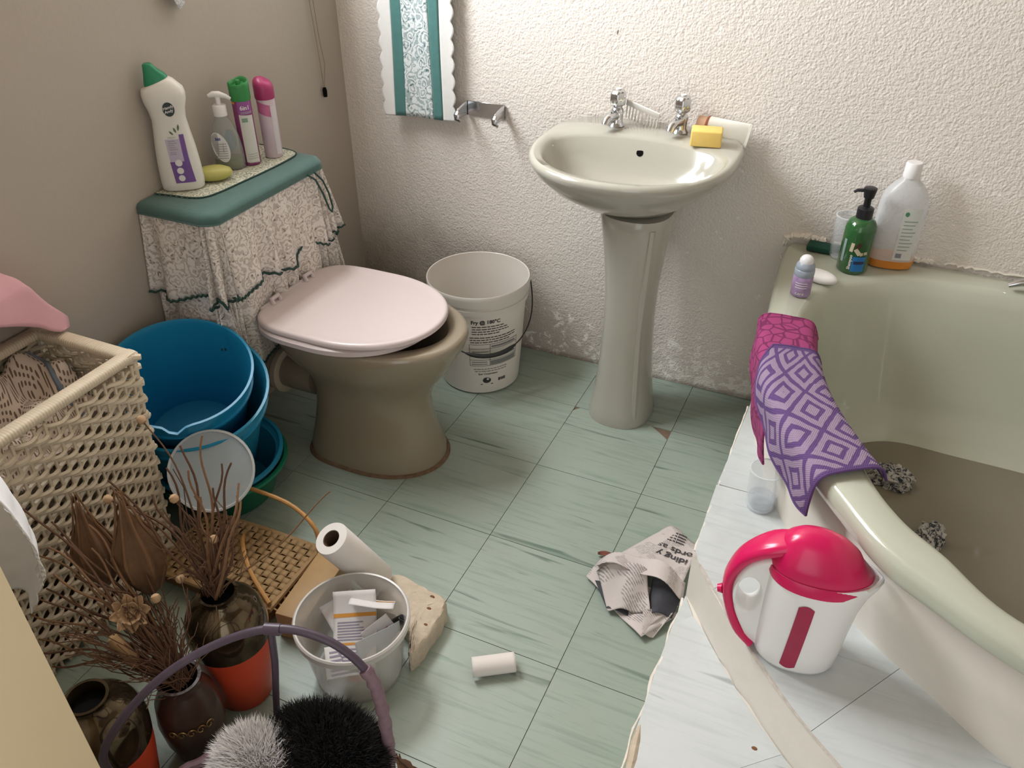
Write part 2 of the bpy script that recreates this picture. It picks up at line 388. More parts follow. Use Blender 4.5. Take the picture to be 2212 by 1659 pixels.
outer = [(0.834, -0.28), (0.862, -0.285), (1.06, -0.52), (1.45, -0.70), (2.2, -0.75)]+[(2.2, -0.84), (1.45, -0.79), (1.15, -0.67), (0.95, -0.51), (0.852, -0.40)]
add_tile([(x-1.0, y-0.001) for x, y in outer], plat, M_tile_s, ZL, 'tread_tile')
# tub surround panel (cream painted) from floor/platform to under the rim
rim_o = [tuple(p) for p in spl([(0.808, 1.165), (0.812, 1.0), (0.824, 0.82), (0.845, 0.62), (0.90, 0.42), (0.985, 0.25), (1.07, 0.125), (1.146, 0.031), (1.218, -0.02), (1.332, -0.089), (1.5, -0.15), (1.75, -0.19), (2.195, -0.20)], 61)]
def off_curve(c, d):
    out = []
    for k in range(len(c)):
        a = Vector(c[max(0, k-1)]); b_ = Vector(c[min(len(c)-1, k+1)]); t = (b_-a).normalized(); n = Vector((-t.y, t.x))
        out.append((c[k][0]+n.x*d, c[k][1]+n.y*d))
    return out
pan_base = [tuple(p) for p in spl([(0.815, 1.165), (0.818, 1.0), (0.826, 0.86), (0.836, 0.769), (0.888, 0.586), (0.961, 0.408), (1.037, 0.29), (1.151, 0.145), (1.276, 0.047), (1.41, -0.051), (1.65, -0.13), (1.9, -0.16), (2.195, -0.17)], 61)]
pan_top = off_curve(rim_o, 0.030)
rings = []
for k in range(61):
    (bx, by), (tx, ty) = pan_base[k], pan_top[k]
    rings.append([(bx, by, 0.0), (bx, by, 0.25), (bx*.62+tx*.38, by*.62+ty*.38, 0.36), (tx, ty, 0.512)])
V, F = loft(rings, close=False, cap0=False, cap1=False)
mesh('bath_panel', (V, F), M_riser, plat, world=True, angle=1.2, solid=0.006)

# ================================================================== sanitary ware
def ceramic(name, col, rough=0.14):
    return plain(name, col, rough, 0.04, 5, coat=0.35, spec=0.5)
M_tub = ceramic('green_enamel', (0.46, 0.475, 0.385))
M_sink = ceramic('beige_ceramic', (0.41, 0.395, 0.34))
M_pan = ceramic('taupe_ceramic', (0.27, 0.225, 0.16), 0.2)
M_chrome = plain('chrome', (0.62, 0.63, 0.65), 0.16, 0.10, 30, metal=1.0)
M_black = plain('black_hole', (0.006, 0.006, 0.006), 0.8, spec=0.03)
M_white = plain('white_plastic', (0.78, 0.75, 0.73), 0.35, 0.03, 8)

# ---- corner bath
tub = thing('bathtub', 'pale green corner bath with a curved rim set behind the tiled steps', 'bathtub', (1.5, 0.5, 0.0))
inner_c = spl([(.912, .738), (.912, .81), (.937, .911), (1.004, .995), (1.109, 1.056), (1.269, 1.072), (1.5, 1.08), (1.9, 1.06), (2.07, .95), (2.1, .5), (2.05, .05), (1.8, -.08), (1.55, -.085), (1.335, -.028), (1.229, .069), (1.161, .131), (1.094, .238), (1.013, .45), (.945, .62)], 300, True)
outer_c = [np.array(p) for p in rim_o]+[np.array((2.195, y)) for y in np.linspace(-.19, 1.165, 40)]+[np.array((x, 1.165)) for x in np.linspace(2.19, .81, 50)]
C0 = np.array((1.5, .5)); NT = 220
def polar(curve):
    d = np.array([p-C0 for p in curve]); th = np.arctan2(d[:, 1], d[:, 0]); r = np.hypot(d[:, 0], d[:, 1])
    o = np.argsort(th); th = th[o]; r = r[o]
    th = np.concatenate([th-2*np.pi, th, th+2*np.pi]); r = np.concatenate([r, r, r])
    return lambda a: np.interp(a, th, r)
Ro, Ri = polar(outer_c), polar(inner_c)
def tub_ring(f, z): return [(C0[0]+f(a)*math.cos(a), C0[1]+f(a)*math.sin(a), z) for a in [2*math.pi*i/NT-math.pi for i in range(NT)]]
rings = [tub_ring(lambda a: Ro(a)-.004, .500), tub_ring(lambda a: Ro(a), .508), tub_ring(lambda a: Ro(a), .528), tub_ring(lambda a: Ro(a)-.005, .539), tub_ring(lambda a: Ro(a)-.014, .545),
         tub_ring(lambda a: .5*Ro(a)+.5*Ri(a), .5465), tub_ring(lambda a: Ri(a)+.016, .545), tub_ring(lambda a: Ri(a)+.004, .541), tub_ring(lambda a: Ri(a)-.006, .53)]
for z, d in ((.50, .016), (.42, .035), (.33, .055), (.24, .08), (.175, .11), (.14, .145), (.124, .19), (.12, .26)):
    rings.append(tub_ring(lambda a: Ri(a)-d, z))
rings.append(tub_ring(lambda a: (Ri(a)-.26)*.3, .117))
mesh('tub_shell', loft(rings, True, False, True), M_tub, tub, world=True, angle=1.4)
M_water = plain('murky_water', (0.21, 0.185, 0.14), 0.08, 0.12, 5, spec=0.5)
mesh('water', ([p for p in tub_ring(lambda a: Ri(a)-.155, .138)], [tuple(range(NT))]), M_water, tub, world=True)
mesh('drain', xf(lathe([(0.0, 0), (.028, 0), (.03, .003), (.022, .005), (0, .004)], 24, False, False), (1.85, .55, .138)), M_chrome, tub, world=True)
# grab handle on the back ledge, at the right edge of the photo
gh = thing('bath_grab_bar', 'chrome grab bar on the back ledge of the bath', 'grab bar', (1.42, 1.10, 0.546))
mesh('bar', tube([(1.345, 1.085, .560), (1.37, 1.088, .572), (1.42, 1.095, .576), (1.50, 1.10, .576), (1.55, 1.10, .570), (1.57, 1.10, .556)], [.007, .010, .011, .011, .010, .008], 12), M_chrome, gh, world=True)
for x in (1.40, 1.52): mesh('post', xf(lathe([(.013, 0), (.012, .004), (.008, .008), (.008, .026)], 16), (x, 1.095, .5445)), M_chrome, gh, world=True)

# ---- wash basin on pedestal
basin = thing('wash_basin', 'oval beige ceramic wash basin fixed to the back wall', 'basin', (0.412, 1.165, 0.80))
SX = 0.410
def sink_ring(a, bf, bb, yc, z, n=72, pf=2.25, pb=4.0, xc=SX):
    out = []
    for i in range(n):
        t = 2*math.pi*i/n; c, s = math.cos(t), math.sin(t)
        p = pf if s < 0 else pb; b_ = bf if s < 0 else bb
        out.append((xc+a*math.copysign(abs(c)**(2/p), c), yc+b_*math.copysign(abs(s)**(2/p), s), z+(0.010*max(0, s)**2 if z > .79 else 0)))
    return out
R = []
R += [sink_ring(.06, .06, .10, 1.02, .640), sink_ring(.10, .10, .13, 1.01, .652), sink_ring(.150, .175, .16, .99, .685), sink_ring(.205, .235, .175, .985, .725), sink_ring(.246, .272, .18, .985, .762), sink_ring(.260, .286, .183, .985, .783),
      sink_ring(.264, .292, .185, .985, .796), sink_ring(.261, .289, .185, .985, .805), sink_ring(.253, .280, .183, .985, .809), sink_ring(.244, .262, .115, .965, .808, pb=2.6), sink_ring(.231, .222, .098, .955, .803, pb=2.4), sink_ring(.225, .205, .090, .955, .794, pb=2.3),
      sink_ring(.212, .188, .075, .955, .765, pb=2.2), sink_ring(.19, .165, .06, .95, .728, pb=2.1), sink_ring(.14, .125, .05, .93, .696, pb=2), sink_ring(.07, .065, .03, .915, .684, pb=2)]
mesh('bowl', loft(R, True, True, True), M_sink, basin, world=True, angle=1.3)
def disc3(c, nrm, r, h=.002):
    q = Vector(nrm).to_track_quat('Z', 'Y').to_matrix().to_4x4(); q.translation = Vector(c)
    V, F = lathe([(r, -h), (r, h)], 20)
    return [tuple(q @ Vector(p)) for p in V], F
mesh('overflow_hole', disc3((0.408, 1.0355, .775), (0, -.9, .42), .0095), M_black, basin, world=True)
mesh('chain_hole', disc3((0.335, 1.0385, .783), (0, -.9, .42), .0035), M_black, basin, world=True)
mesh('waste', disc3((SX, .915, .685), (0, 0, 1), .022), M_chrome, basin, world=True)
ped = thing('basin_pedestal', 'slender beige ceramic pedestal under the wash basin', 'pedestal', (0.437, 0.965, 0.0))
PR = []
for z, a, b_ in ((0, .094, .108), (.012, .095, .109), (.04, .090, .104), (.12, .080, .094), (.22, .0725, .087), (.32, .069, .084), (.42, .071, .085), (.52, .080, .091), (.60, .090, .098), (.645, .096, .103), (.652, .093, .10)):
    PR.append(selli(a, b_, 2.4, 48, 0, 0, z))
mesh('column', loft(PR), M_sink, ped, angle=1.0)
mesh('front_flute', loft([selli(.03, .02, 2.0, 16, .045, -.093+.012*abs(z-.32)/.3, z) for z in np.linspace(.05, .60, 12)]) if False else tube([(.058, -.075, .03), (.050, -.064, .2), (.046, -.060, .32), (.054, -.068, .5), (.060, -.075, .63)], .012, 8), M_sink, ped)

M_suds = plain('dried_suds', (0.75, 0.73, 0.70), 0.3, 0.1)
def pillar_tap(x, y, rz, label):
    t = thing('tap', label, 'tap', (x, y, .8165), (0, 0, rz), 'pillar taps on the wash basin')
    mesh('base', lathe([(.021, 0), (.022, .004), (.019, .009), (.016, .014), (.0165, .030), (.018, .040), (.015, .048), (.011, .052), (.011, .058)], 28), M_chrome, t)
    mesh('spout', tube([(0, 0, .028), (0, -.018, .033), (0, -.038, .032), (0, -.052, .026), (0, -.057, .016)], [.014, .0135, .012, .011, .010], 14), M_chrome, t)
    h = []
    for z, r_ in ((.054, .013), (.060, .020), (.072, .0215), (.086, .0205), (.094, .017), (.097, .010)):
        h.append([((r_*(1+.07*math.cos(6*a)))*math.cos(a), (r_*(1+.07*math.cos(6*a)))*math.sin(a), z) for a in [2*math.pi*i/36 for i in range(36)]])
    hd = mesh('handle', loft(h), M_chrome, t, angle=0.9)
    mesh('cap_disc', lathe([(.008, .0965), (.008, .0995), (.006, .1005)], 20), M_white, hd)
    return t
pillar_tap(.318, 1.100, -.25, 'chrome pillar tap nearer the toilet, on the wash basin')
pillar_tap(.490, 1.112, -.25, 'chrome pillar tap beside the yellow soap on the wash basin')

# things on the basin
comb = thing('comb', 'white wide-toothed comb leaning between the two taps', 'comb', (.375, 1.135, .8165), (0.42, 0.25, -.1))
M_cw = plain('white_comb_plastic', (0.82, 0.80, 0.77), 0.35, 0.02)
mesh('spine', box((0.0, .0, .057), (.100, .005, .018), .002), M_cw, comb)
for i in range(11): mesh('tooth', box((-.046+i*.0092, 0, .0265), (.0035, .0035, .046), .001, 1), M_cw, comb, smooth=False)
bar = thing('soap_bar', 'yellow rectangular bar of soap on the rim of the wash basin', 'soap', (.572, 1.058, .8125), (.06, 0, .18))
mesh('soap_block', box((0, 0, .0215), (.078, .046, .041), .004, 3), plain('yellow_soap', (0.78, 0.56, 0.16), 0.5, 0.06, 30, sss=0.15), bar)
tb = thing('cream_tube', 'white squeeze tube with an orange cap lying against the wall behind the soap', 'tube', (.545, 1.135, .842), (0, math.pi/2+.16, 0), )
M_tubew = plain('white_tube', (0.82, 0.80, 0.72), 0.35, 0.04)
rings = []
for k in range(10):
    u = k/9; rings.append(selli(.004+.026*(1-(1-u)**1.0)+.006*u if False else .022+.010*u, .020*(1-u)+.0015, 2.2, 24, 0, 0, .012+u*.105))
mesh('tube_body', loft(rings), M_tubew, tb)
mesh('crimp', box((0, 0, .119), (.064, .003, .010), .001, 1), M_tubew, tb)
mesh('shoulder_band', lathe([(.0205, .006), (.0225, .008), (.0225, .013), (.0205, .0135)], 24), plain('brown_band', (0.30, 0.10, 0.05), 0.4), tb)
mesh('cap', lathe([(.014, -.018), (.017, -.017), (.019, .004), (.0195, .008)], 24), plain('orange_cap', (0.72, 0.45, 0.30), 0.35, 0.05), tb)
logo_o = plain('orange_print', (0.72, 0.34, 0.06), 0.5)
mesh('printed_mark', xf(disc_vf(0, 0, .010, .007), (0.006, -.0205, .033), (math.pi/2, 0, 0)), logo_o, tb, smooth=False)

# ---- toilet pan, seat, cover and covered cistern
toilet = thing('toilet', 'taupe ceramic toilet pan with a pale pink plastic seat and lid', 'toilet', (-0.14, 0.515, 0.0))
TY = 0.515
def egg(xb, xf_, bw, z, n=64, pb=3.0, yo=0.0, xm=None):
    xm = xm if xm is not None else xb+(xf_-xb)*.48
    out = []
    for i in range(n):
        t = 2*math.pi*i/n; c, s = math.cos(t), math.sin(t)
        if c >= 0: x = xm+(xf_-xm)*abs(c)**(2/2.1); y = bw*math.copysign(abs(s)**(2/2.1), s)
        else: x = xm-(xm-xb)*abs(c)**(2/pb); y = bw*math.copysign(abs(s)**(2/pb), s)
        out.append((x, TY+yo+y, z))
    return out
R = [egg(-.335, .055, .142, 0, pb=3.5), egg(-.333, .052, .140, .03, pb=3.5), egg(-.322, .035, .126, .09, pb=3.2), egg(-.315, .022, .112, .15, pb=3), egg(-.318, .018, .106, .20, pb=2.8, yo=.003),
     egg(-.335, .034, .116, .245, pb=2.6, yo=.006), egg(-.365, .070, .146, .29, pb=2.6, yo=.009), egg(-.39, .100, .172, .335, pb=2.8, yo=.012), egg(-.40, .120, .184, .375, pb=3, yo=.012), egg(-.40, .127, .188, .395, pb=3, yo=.012), egg(-.40, .125, .186, .407, pb=3, yo=.012), egg(-.395, .115, .177, .412, pb=3, yo=.012),
     egg(-.33, .082, .147, .412, pb=2.4, yo=.012), egg(-.325, .072, .137, .40, pb=2.4, yo=.012), egg(-.30, .02, .11, .32, pb=2.2), egg(-.25, -.06, .07, .24, pb=2), egg(-.22, -.10, .04, .22, pb=2)]
mesh('pan', loft(R), M_pan, toilet, world=True, angle=1.3)
M_conn = plain('cream_rubber', (0.52, 0.44, 0.33), 0.6, 0.1)
mesh('outlet_pipe', tube([(-.595, .505, .185), (-.33, .505, .185)], .050, 24), M_pan, toilet, world=True)
mesh('pan_connector', xf(lathe([(.050, -.05), (.062, -.048), (.064, -.01), (.068, -.006), (.068, .010), (.060, .014), (.050, .014)], 32, False, False), (-.445, .505, .185), (0, math.pi/2, 0)), M_conn, toilet, world=True)
M_seat = plain('pinkish_white_plastic', (0.60, 0.515, 0.505), 0.28, 0.02, 4)
R = [egg(-.40, .035, .196, .413, pb=3.6), egg(-.405, .043, .203, .418, pb=3.6), egg(-.405, .043, .203, .430, pb=3.6), egg(-.398, .035, .196, .4355, pb=3.6), egg(-.36, -.005, .15, .4355, pb=3), egg(-.35, -.02, .14, .428, pb=3), egg(-.35, -.02, .14, .413, pb=3)]
mesh('seat', loft(R, True, False, False), M_seat, toilet, world=True)
R = [egg(-.392, .066, .190, .436, pb=4.5), egg(-.397, .072, .196, .440, pb=4.5), egg(-.397, .072, .196, .449, pb=4.5), egg(-.393, .067, .191, .4535, pb=4.5), egg(-.388, .061, .185, .4540, pb=4.5), egg(-.380, .052, .176, .4515, pb=4.5), egg(-.37, .04, .165, .4510, pb=4.5)]
lid = mesh('seat_lid', loft(R), M_seat, toilet, world=True, angle=0.9)
for yo in (-.072, .072):
    mesh('hinge', tube([(-.375, TY+yo-.014, .450), (-.382, TY+yo-.014, .464), (-.382, TY+yo+.014, .464), (-.375, TY+yo+.014, .450)], .0065, 10), M_seat, toilet, world=True)
mesh('rear_ledge', box((-.389, TY, .447), (.010, .25, .017), .003), M_seat, toilet, world=True)
mesh('base_grout', loft([egg(-.343, .064, .150, .0005, pb=3.5), egg(-.341, .062, .147, .006, pb=3.5), egg(-.334, .055, .141, .008, pb=3.5)], True, True, False), plain('dirty_grout', (0.16, 0.10, 0.06), 0.9, 0.5, 60), toilet, world=True)

cist = thing('cistern', 'taupe ceramic cistern hidden under the lace cover', 'cistern', (-.50, TY-.01, .40))
mesh('tank', box((-.498, .505, .565), (.190, .40, .34), .02, 3), M_pan, cist, world=True)
mesh('tank_lid', box((-.496, .505, .738), (.205, .425, .016), .006, 2), M_pan, cist, world=True)

# lace and teal cotton cover
def lace_mat(name, white, back, scale=26.0, see=0.2, dark=(0.16, 0.12, 0.09), da=.62):
    """net ground with raised scroll-and-flower work, a few open dark eyelets"""
    m, nt, b = new_mat(name)
    p = objco(nt)
    nz = nt.nodes.new('ShaderNodeTexNoise'); nz.inputs['Scale'].default_value = scale*1.3; nz.inputs['Detail'].default_value = 2; L(nt, p, nz.inputs['Vector'])
    ad = nt.nodes.new('ShaderNodeVectorMath'); ad.operation = 'MULTIPLY_ADD'; L(nt, nz.outputs['Color'], ad.inputs[0]); ad.inputs[1].default_value = (1.1/scale,)*3; L(nt, p, ad.inputs[2])
    fl = nt.nodes.new('ShaderNodeTexVoronoi'); fl.inputs['Scale'].default_value = scale; L(nt, ad.outputs[0], fl.inputs['Vector'])
    sc = mth(nt, 'SINE', mth(nt, 'MULTIPLY', fl.outputs['Distance'], 21.0))
    scroll = ramp(nt, mth(nt, 'ADD', mth(nt, 'MULTIPLY', sc, .5), .5), [(0, (0, 0, 0)), (.30, (.12, .12, .12)), (.55, (1, 1, 1)), (1, (1, 1, 1))])
    eye = ramp(nt, noise(nt, p, scale*3.2, 2, .6), [(0, (0, 0, 0)), (da, (0, 0, 0)), (da+.05, (1, 1, 1)), (1, (1, 1, 1))])
    eye = mth(nt, 'MULTIPLY', eye, mth(nt, 'SUBTRACT', 1.0, mth(nt, 'MULTIPLY', scroll, .7)))
    c = mixc(nt, scroll, back, white); c = mixc(nt, eye, c, dark)
    L(nt, c, b.inputs['Base Color']); b.inputs['Roughness'].default_value = 0.9
    tr = nt.nodes.new('ShaderNodeBsdfTransparent'); mx = nt.nodes.new('ShaderNodeMixShader')
    L(nt, mth(nt, 'SUBTRACT', 1.0, mth(nt, 'MULTIPLY', mth(nt, 'SUBTRACT', 1.0, scroll), see)), mx.inputs['Fac']); L(nt, tr.outputs[0], mx.inputs[1]); L(nt, b.outputs[0], mx.inputs[2])
    L(nt, mx.outputs[0], nt.nodes['Material Output'].inputs['Surface'])
    bump(nt, b, scroll, 0.35, 0.001)
    return m
M_lace = lace_mat('cream_lace', (0.74, 0.685, 0.635), (0.57, 0.51, 0.455), 33, .12, (.22, .17, .14), .60)
M_doily = lace_mat('cream_doily_lace', (0.60, 0.59, 0.48), (0.33, 0.35, 0.28), 45, .1)
M_teal = plain('teal_cotton', (0.058, 0.125, 0.112), 0.85, 0.12, 40, bmp=0.25, bscale=120, sheen=.2)
M_trim = plain('dark_green_trim', (0.022, 0.06, 0.05), 0.8, 0.2)
cov = thing('cistern_cover', 'cistern cover with a teal top, white lace skirt and dark green zigzag trim', 'cover', (-.49, .50, .40))
def cov_path(s, o):
    """three sides of the tank: left flank, front, right flank; s in 0..1, o = outward offset (left, front, right)"""
    ol, of, orr = o
    pts = [(-.597, .285-ol), (-.43, .285-ol), (-.405, .287-ol), (-.390+of, .300-ol*.5), (-.388+of, .33), (-.388+of, .50), (-.388+of, .66), (-.390+of, .695+orr*.5), (-.405, .712+orr), (-.43, .715+orr), (-.597, .72+orr)]
    return pts
def cov_surf(z_top, z_bot, o_top, o_bot, amp0, amp1, nf, nu=181, nv=16, wav=0.0, ph=0.0):
    jit = rng.uniform(-.25, .25, 200)
    def f(u, v):
        o = tuple(a*(1-v)+b_*v for a, b_ in zip(o_top, o_bot))
        P = cov_path(0, o)
        t = u*(len(P)-1); i = min(int(t), len(P)-2); fr = t-i
        g = lambda j: np.array(P[max(0, min(len(P)-1, j))])
        a, b_, c, d = g(i-1), g(i), g(i+1), g(i+2)
        p = 0.5*((2*b_)+(c-a)*fr+(2*a-5*b_+4*c-d)*fr*fr+(3*b_-a-3*c+d)*fr**3)
        tg = (c-b_); tg = tg/(np.linalg.norm(tg)+1e-9); n = np.array((tg[1], -tg[0]))
        k = u*nf; w = math.sin(2*math.pi*(k+.35*math.sin(2.3*k)+ph))
        amp = amp0*(1-v)+amp1*v
        p = p+n*(amp*(w+.6))
        zb_ = z_bot+max(0, .40-z_bot)*min(1, max(0, (.43-u)/.06)); z = z_top*(1-v)+zb_*v+wav*v*math.cos(2*math.pi*(k*.5+ph))
        return (max(p[0], -.5975), p[1], z)
    return f, nu, nv
f1, nu, nv = cov_surf(.738, .300, (.004, .004, .006), (.004, -.022, .075), .0015, .014, 21)
mesh('lower_skirt', grid(f1, 241, 18), M_lace, cov, world=True, angle=2.5, solid=.0012)
f2, nu, nv = cov_surf(.742, .530, (.008, .008, .012), (.016, .0, .060), 0.002, .0165, 17, wav=.012, ph=.2)
mesh('upper_skirt', grid(f2, 241, 12), M_lace, cov, world=True, angle=2.5, solid=.0012)
def zigzag(f, v, name, w=.0035, n=241, u0=0.0, u1=1.0, lift=.002):
    P = []
    for i in range(n):
        u = u0+(u1-u0)*i/(n-1); p = np.array(f(u, v)); p[2] += (.0022 if i % 2 else -.0022); P.append(p)
    c = np.array((-.50, .50, 0))
    P = [p+np.array([(p-c)[0], (p-c)[1], 0])/np.linalg.norm((p-c)[:2])*lift for p in P]
    return mesh(name, tube(P, w, 5), M_trim, cov, world=True)
zigzag(f2, 1.0, 'upper_trim')
zigzag(f1, 1.0, 'lower_trim')
# teal top pad with a rounded front hem that hangs a little over the edge
pad_prof = []
def pad_ring(o, z):
    P = cov_path(0, o); c = spl(P, 90); return [(max(p[0], -.5975), p[1], z) for p in c]
f_hem = [(.012, .010, .014)]
R = [pad_ring((.016, .014, .020), .730), pad_ring((.016, .014, .020), .742), pad_ring((.010, .009, .014), .7505), pad_ring((-.002, -.002, .0), .7535), pad_ring((-.02, -.02, -.02), .754)]
V, F = loft(R, close=False, cap0=False, cap1=False)
n = 90; top = [4*n+i for i in range(n)]; F.append(tuple(top)); 
mesh('teal_top', (V, F), M_teal, cov, world=True, angle=1.2)
mesh('teal_piping', tube([(p[0], p[1], .7295) for p in R[0]], .0022, 6), M_teal, cov, world=True)
# doily
dpoly = [(-.595, .33), (-.55, .338), (-.50, .345), (-.47, .362), (-.458, .40), (-.452, .48), (-.447, .56), (-.446, .65), (-.455, .705), (-.49, .724), (-.55, .728), (-.595, .728)]
dc = spl(dpoly, 150)
sc = []
for i, p in enumerate(dc):
    q = (p-np.array((-.52, .53))); sc.append(tuple(p+q/np.linalg.norm(q)*(.0025*abs(math.sin(i*math.pi/4)))))
mesh('doily', ([(x, y, .7562) for x, y in sc], [tuple(range(len(sc)))]), M_doily, cov, world=True, smooth=False, solid=.0012)
mesh('doily_trim', tube([(p[0]+.001, p[1], .7565) for p in dc], .0021, 5), M_trim, cov, world=True)
# loose ribbon loop at the right front corner
mesh('ribbon_loop', tube([(-.368, .628, .738), (-.362, .655, .715), (-.356, .672, .67), (-.352, .684, .625), (-.351, .693, .612), (-.352, .700, .625), (-.354, .694, .665), (-.358, .680, .705), (-.364, .655, .736)], .0026, 6), M_trim, cov, world=True)

# ---- paper holder and curtain on the back wall
hold = thing('toilet_roll_holder', 'empty chrome toilet roll holder on the back wall below the curtain', 'roll holder', (-.105, 1.168, .79))
mesh('back_plate', box((-.105, 1.166, .793), (.122, .004, .042), .001, 1), M_chrome, hold, world=True)
for x in (-.166, -.044):
    mesh('arm', grid(lambda u, v: (x-.004*u, 1.166-.062*u, (.772+.042*v)-(.012*u*u)+(.010*(1-v)*u)), 8, 4), M_chrome, hold, world=True, solid=.0016)
    mesh('curled_tip', tube([(x-.004, 1.106, .797), (x-.004, 1.099, .789), (x-.003, 1.099, .776), (x+.006, 1.104, .768)], [.006, .009, .009, .004], 10, flat=.35), M_chrome, hold, world=True)

cur = thing('curtain', 'narrow white and teal curtain panel with a lace centre hanging near the corner', 'curtain', (-.31, 1.13, .755))
M_cwhite = plain('white_cotton', (0.78, 0.78, 0.77), 0.9, 0.05, 60, bmp=.2, bscale=160, sheen=.2)
M_ctl = plain('teal_satin', (0.07, 0.20, 0.19), 0.55, 0.15, 50, bmp=.3, bscale=90, sheen=.3)
M_cl = lace_mat('pale_teal_lace', (0.70, 0.74, 0.75), (0.38, 0.47, 0.48), 30, .10, (0.10, 0.17, 0.18), .58)
def strip(x0, x1, yo, nu, scal=0, name='', m=None, z0=.756, z1=1.62, solid=.0012):
    def f(u, v):
        z = z0+(z1-z0)*v
        x = x0+(x1-x0)*u
        s = .009*(abs(math.sin(z*math.pi/.047))-.5)
        if scal == -1: x -= s*(1-u)
        if scal == 1: x += s*u
        xx = x+.04*(z-z0)*.28
        y = 1.128+yo+.006*math.sin(x*38+z*2.2)+.004*math.sin(z*9+x*20)
        zz = z+.012*(x+.31)
        return (xx, y, zz)
    return mesh(name, grid(f, nu, 220 if scal else 60), m, cur, world=True, solid=solid, angle=2.5)
strip(-.428, -.390, .001, 8, -1, 'white_border', M_cwhite)
strip(-.391, -.358, 0, 6, 0, 'teal_band', M_ctl)
strip(-.359, -.262, -.001, 14, 0, 'lace_panel', M_cl, solid=.001)
strip(-.359, -.262, .002, 10, 0, 'lace_lining', plain('pale_teal_lining', (0.32, 0.46, 0.46), 0.9, .1))
strip(-.263, -.230, 0, 6, 0, 'teal_band', M_ctl)
strip(-.231, -.192, .001, 8, 1, 'white_border', M_cwhite)
for x in (-.374, -.358, -.263, -.246):
    pass
# curtain rail above the frame so the panel hangs from something
mesh('rail', tube([(-.48, 1.128, 1.625), (-.10, 1.128, 1.625)], .008, 10), M_chrome, cur, world=True)
mesh('rail_bracket', tube([(-.14, 1.128, 1.625), (-.14, 1.17, 1.625)], .006, 8), M_chrome, cur, world=True)

# blind cord on the left wall
cord = thing('blind_cord', 'thin looped blind cord with a small dark toggle hanging beside the corner', 'cord', (-.592, 1.045, .80))
M_cord = plain('beige_cord', (0.30, 0.23, 0.17), 0.9)
mesh('string', tube([(-.590, 1.048, .835), (-.590, 1.040, .95), (-.590, 1.030, 1.07), (-.590, 1.02, 1.42)], .0011, 5), M_cord, cord, world=True)
mesh('string', tube([(-.590, 1.050, .835), (-.588, 1.062, .90), (-.590, 1.054, .97), (-.590, 1.045, 1.10), (-.590, 1.03, 1.42)], .0011, 5), M_cord, cord, world=True)
mesh('toggle', xf(lathe([(.003, -.014), (.006, -.013), (.0068, .006), (.0045, .014), (.002, .015)], 12), (-.590, 1.049, .820)), M_black, cord, world=True)
mesh('hook_screw', tube([(-.60, 1.025, 1.42), (-.584, 1.025, 1.42)], .003, 6), M_chrome, cord, world=True)
# the other curtain's lace corner dips into the top of the frame
c2 = thing('window_curtain', 'white lace tip of the window curtain at the top edge of the photo', 'curtain', (-.575, .42, 1.14))
M_lwhite = lace_mat('white_curtain_lace', (0.78, 0.78, 0.78), (0.6, 0.6, 0.6), 45, .2, (.4, .4, .4), .7)
def fc(u, v):
    y = .25+.30*u; zb = 1.165-.045*math.exp(-((u-.90)/.10)**2)+.25*(1-u)**2*0+.20*(1-u)
    z = zb+(1.66-zb)*v
    return (-.580+.008*math.sin(u*24), y, z)
mesh('fabric', grid(fc, 40, 16), M_lwhite, c2, world=True, solid=.0012, angle=2.5)
mesh('heading_rod', tube([(-.580, -.02, 1.665), (-.580, .86, 1.665)], .006, 8), M_chrome, c2, world=True)
# white catering bucket
buck = thing('white_bucket', 'open white plastic catering bucket with black print and wire handle beside the toilet', 'bucket', (-.045, .965, 0))
M_bk = plain('white_bucket_plastic', (0.70, 0.66, 0.61), 0.35, 0.04, 6, sss=.1)
Bz = lambda z: .123+(.150-.123)*z/.335
prof = [(.0, 0.0), (.116, 0.0), (Bz(.006), .006), (Bz(.15), .15), (Bz(.295), .295), (.1535, .297), (.1545, .312), (.151, .313), (.1515, .322), (.156, .324), (.1575, .345), (.1580, .358), (.1565, .3605), (.1545, .359), (.1535, .34), (.147, .30), (.122, .012), (.0, .010)]
mesh('shell', lathe(prof, 64, False, False), M_bk, buck, angle=.8)
M_ink = plain('black_print', (0.035, 0.033, 0.033), 0.6)
M_ink2 = plain('grey_print', (0.22, 0.21, 0.21), 0.6)
A0 = math.radians(-54)      # print faces the camera
bt = lambda z: Bz(z)
def pr(vf, z, m=M_ink, x=0.0, name='print'):
    return mesh(name, wrap((([(px+x, py, pz) for px, py, pz in vf[0]]), vf[1]), Bz(z), z, A0, .0008, bt), m, buck, smooth=False, fix=False)
def dense(w, h, x=0, y=0): return [(p[0]+x, p[1]+y, 0) for p in rect_vf(0, 0, w, h, max(2, int(w/.006)))[0]], rect_vf(0, 0, w, h, max(2, int(w/.006)))[1]
pr(text_vf('Fry @ 180\u00b0C', .0165, bold=.0006), .272, x=-.004, name='lettering')
def words(y, w, h, x, m=M_ink2):
    parts = []; cx = -w/2
    while cx < w/2-.004:
        ww = random.uniform(.006, .016); ww = min(ww, w/2-cx); parts.append(dense(ww, h, x+cx+ww/2, 0)); cx += ww+.0022
    pr(cat(*parts), y, m, name='small_print')
for k, (w, x) in enumerate(((.105, .006), (.112, .010), (.118, .012), (.085, -.004))): words(.256-k*.0085, w, .0030, x, M_ink)
for k, (w, x) in enumerate(((.150, .022), (.150, .022), (.128, .012))): words(.217-k*.0085, w, .0030, x, M_ink)
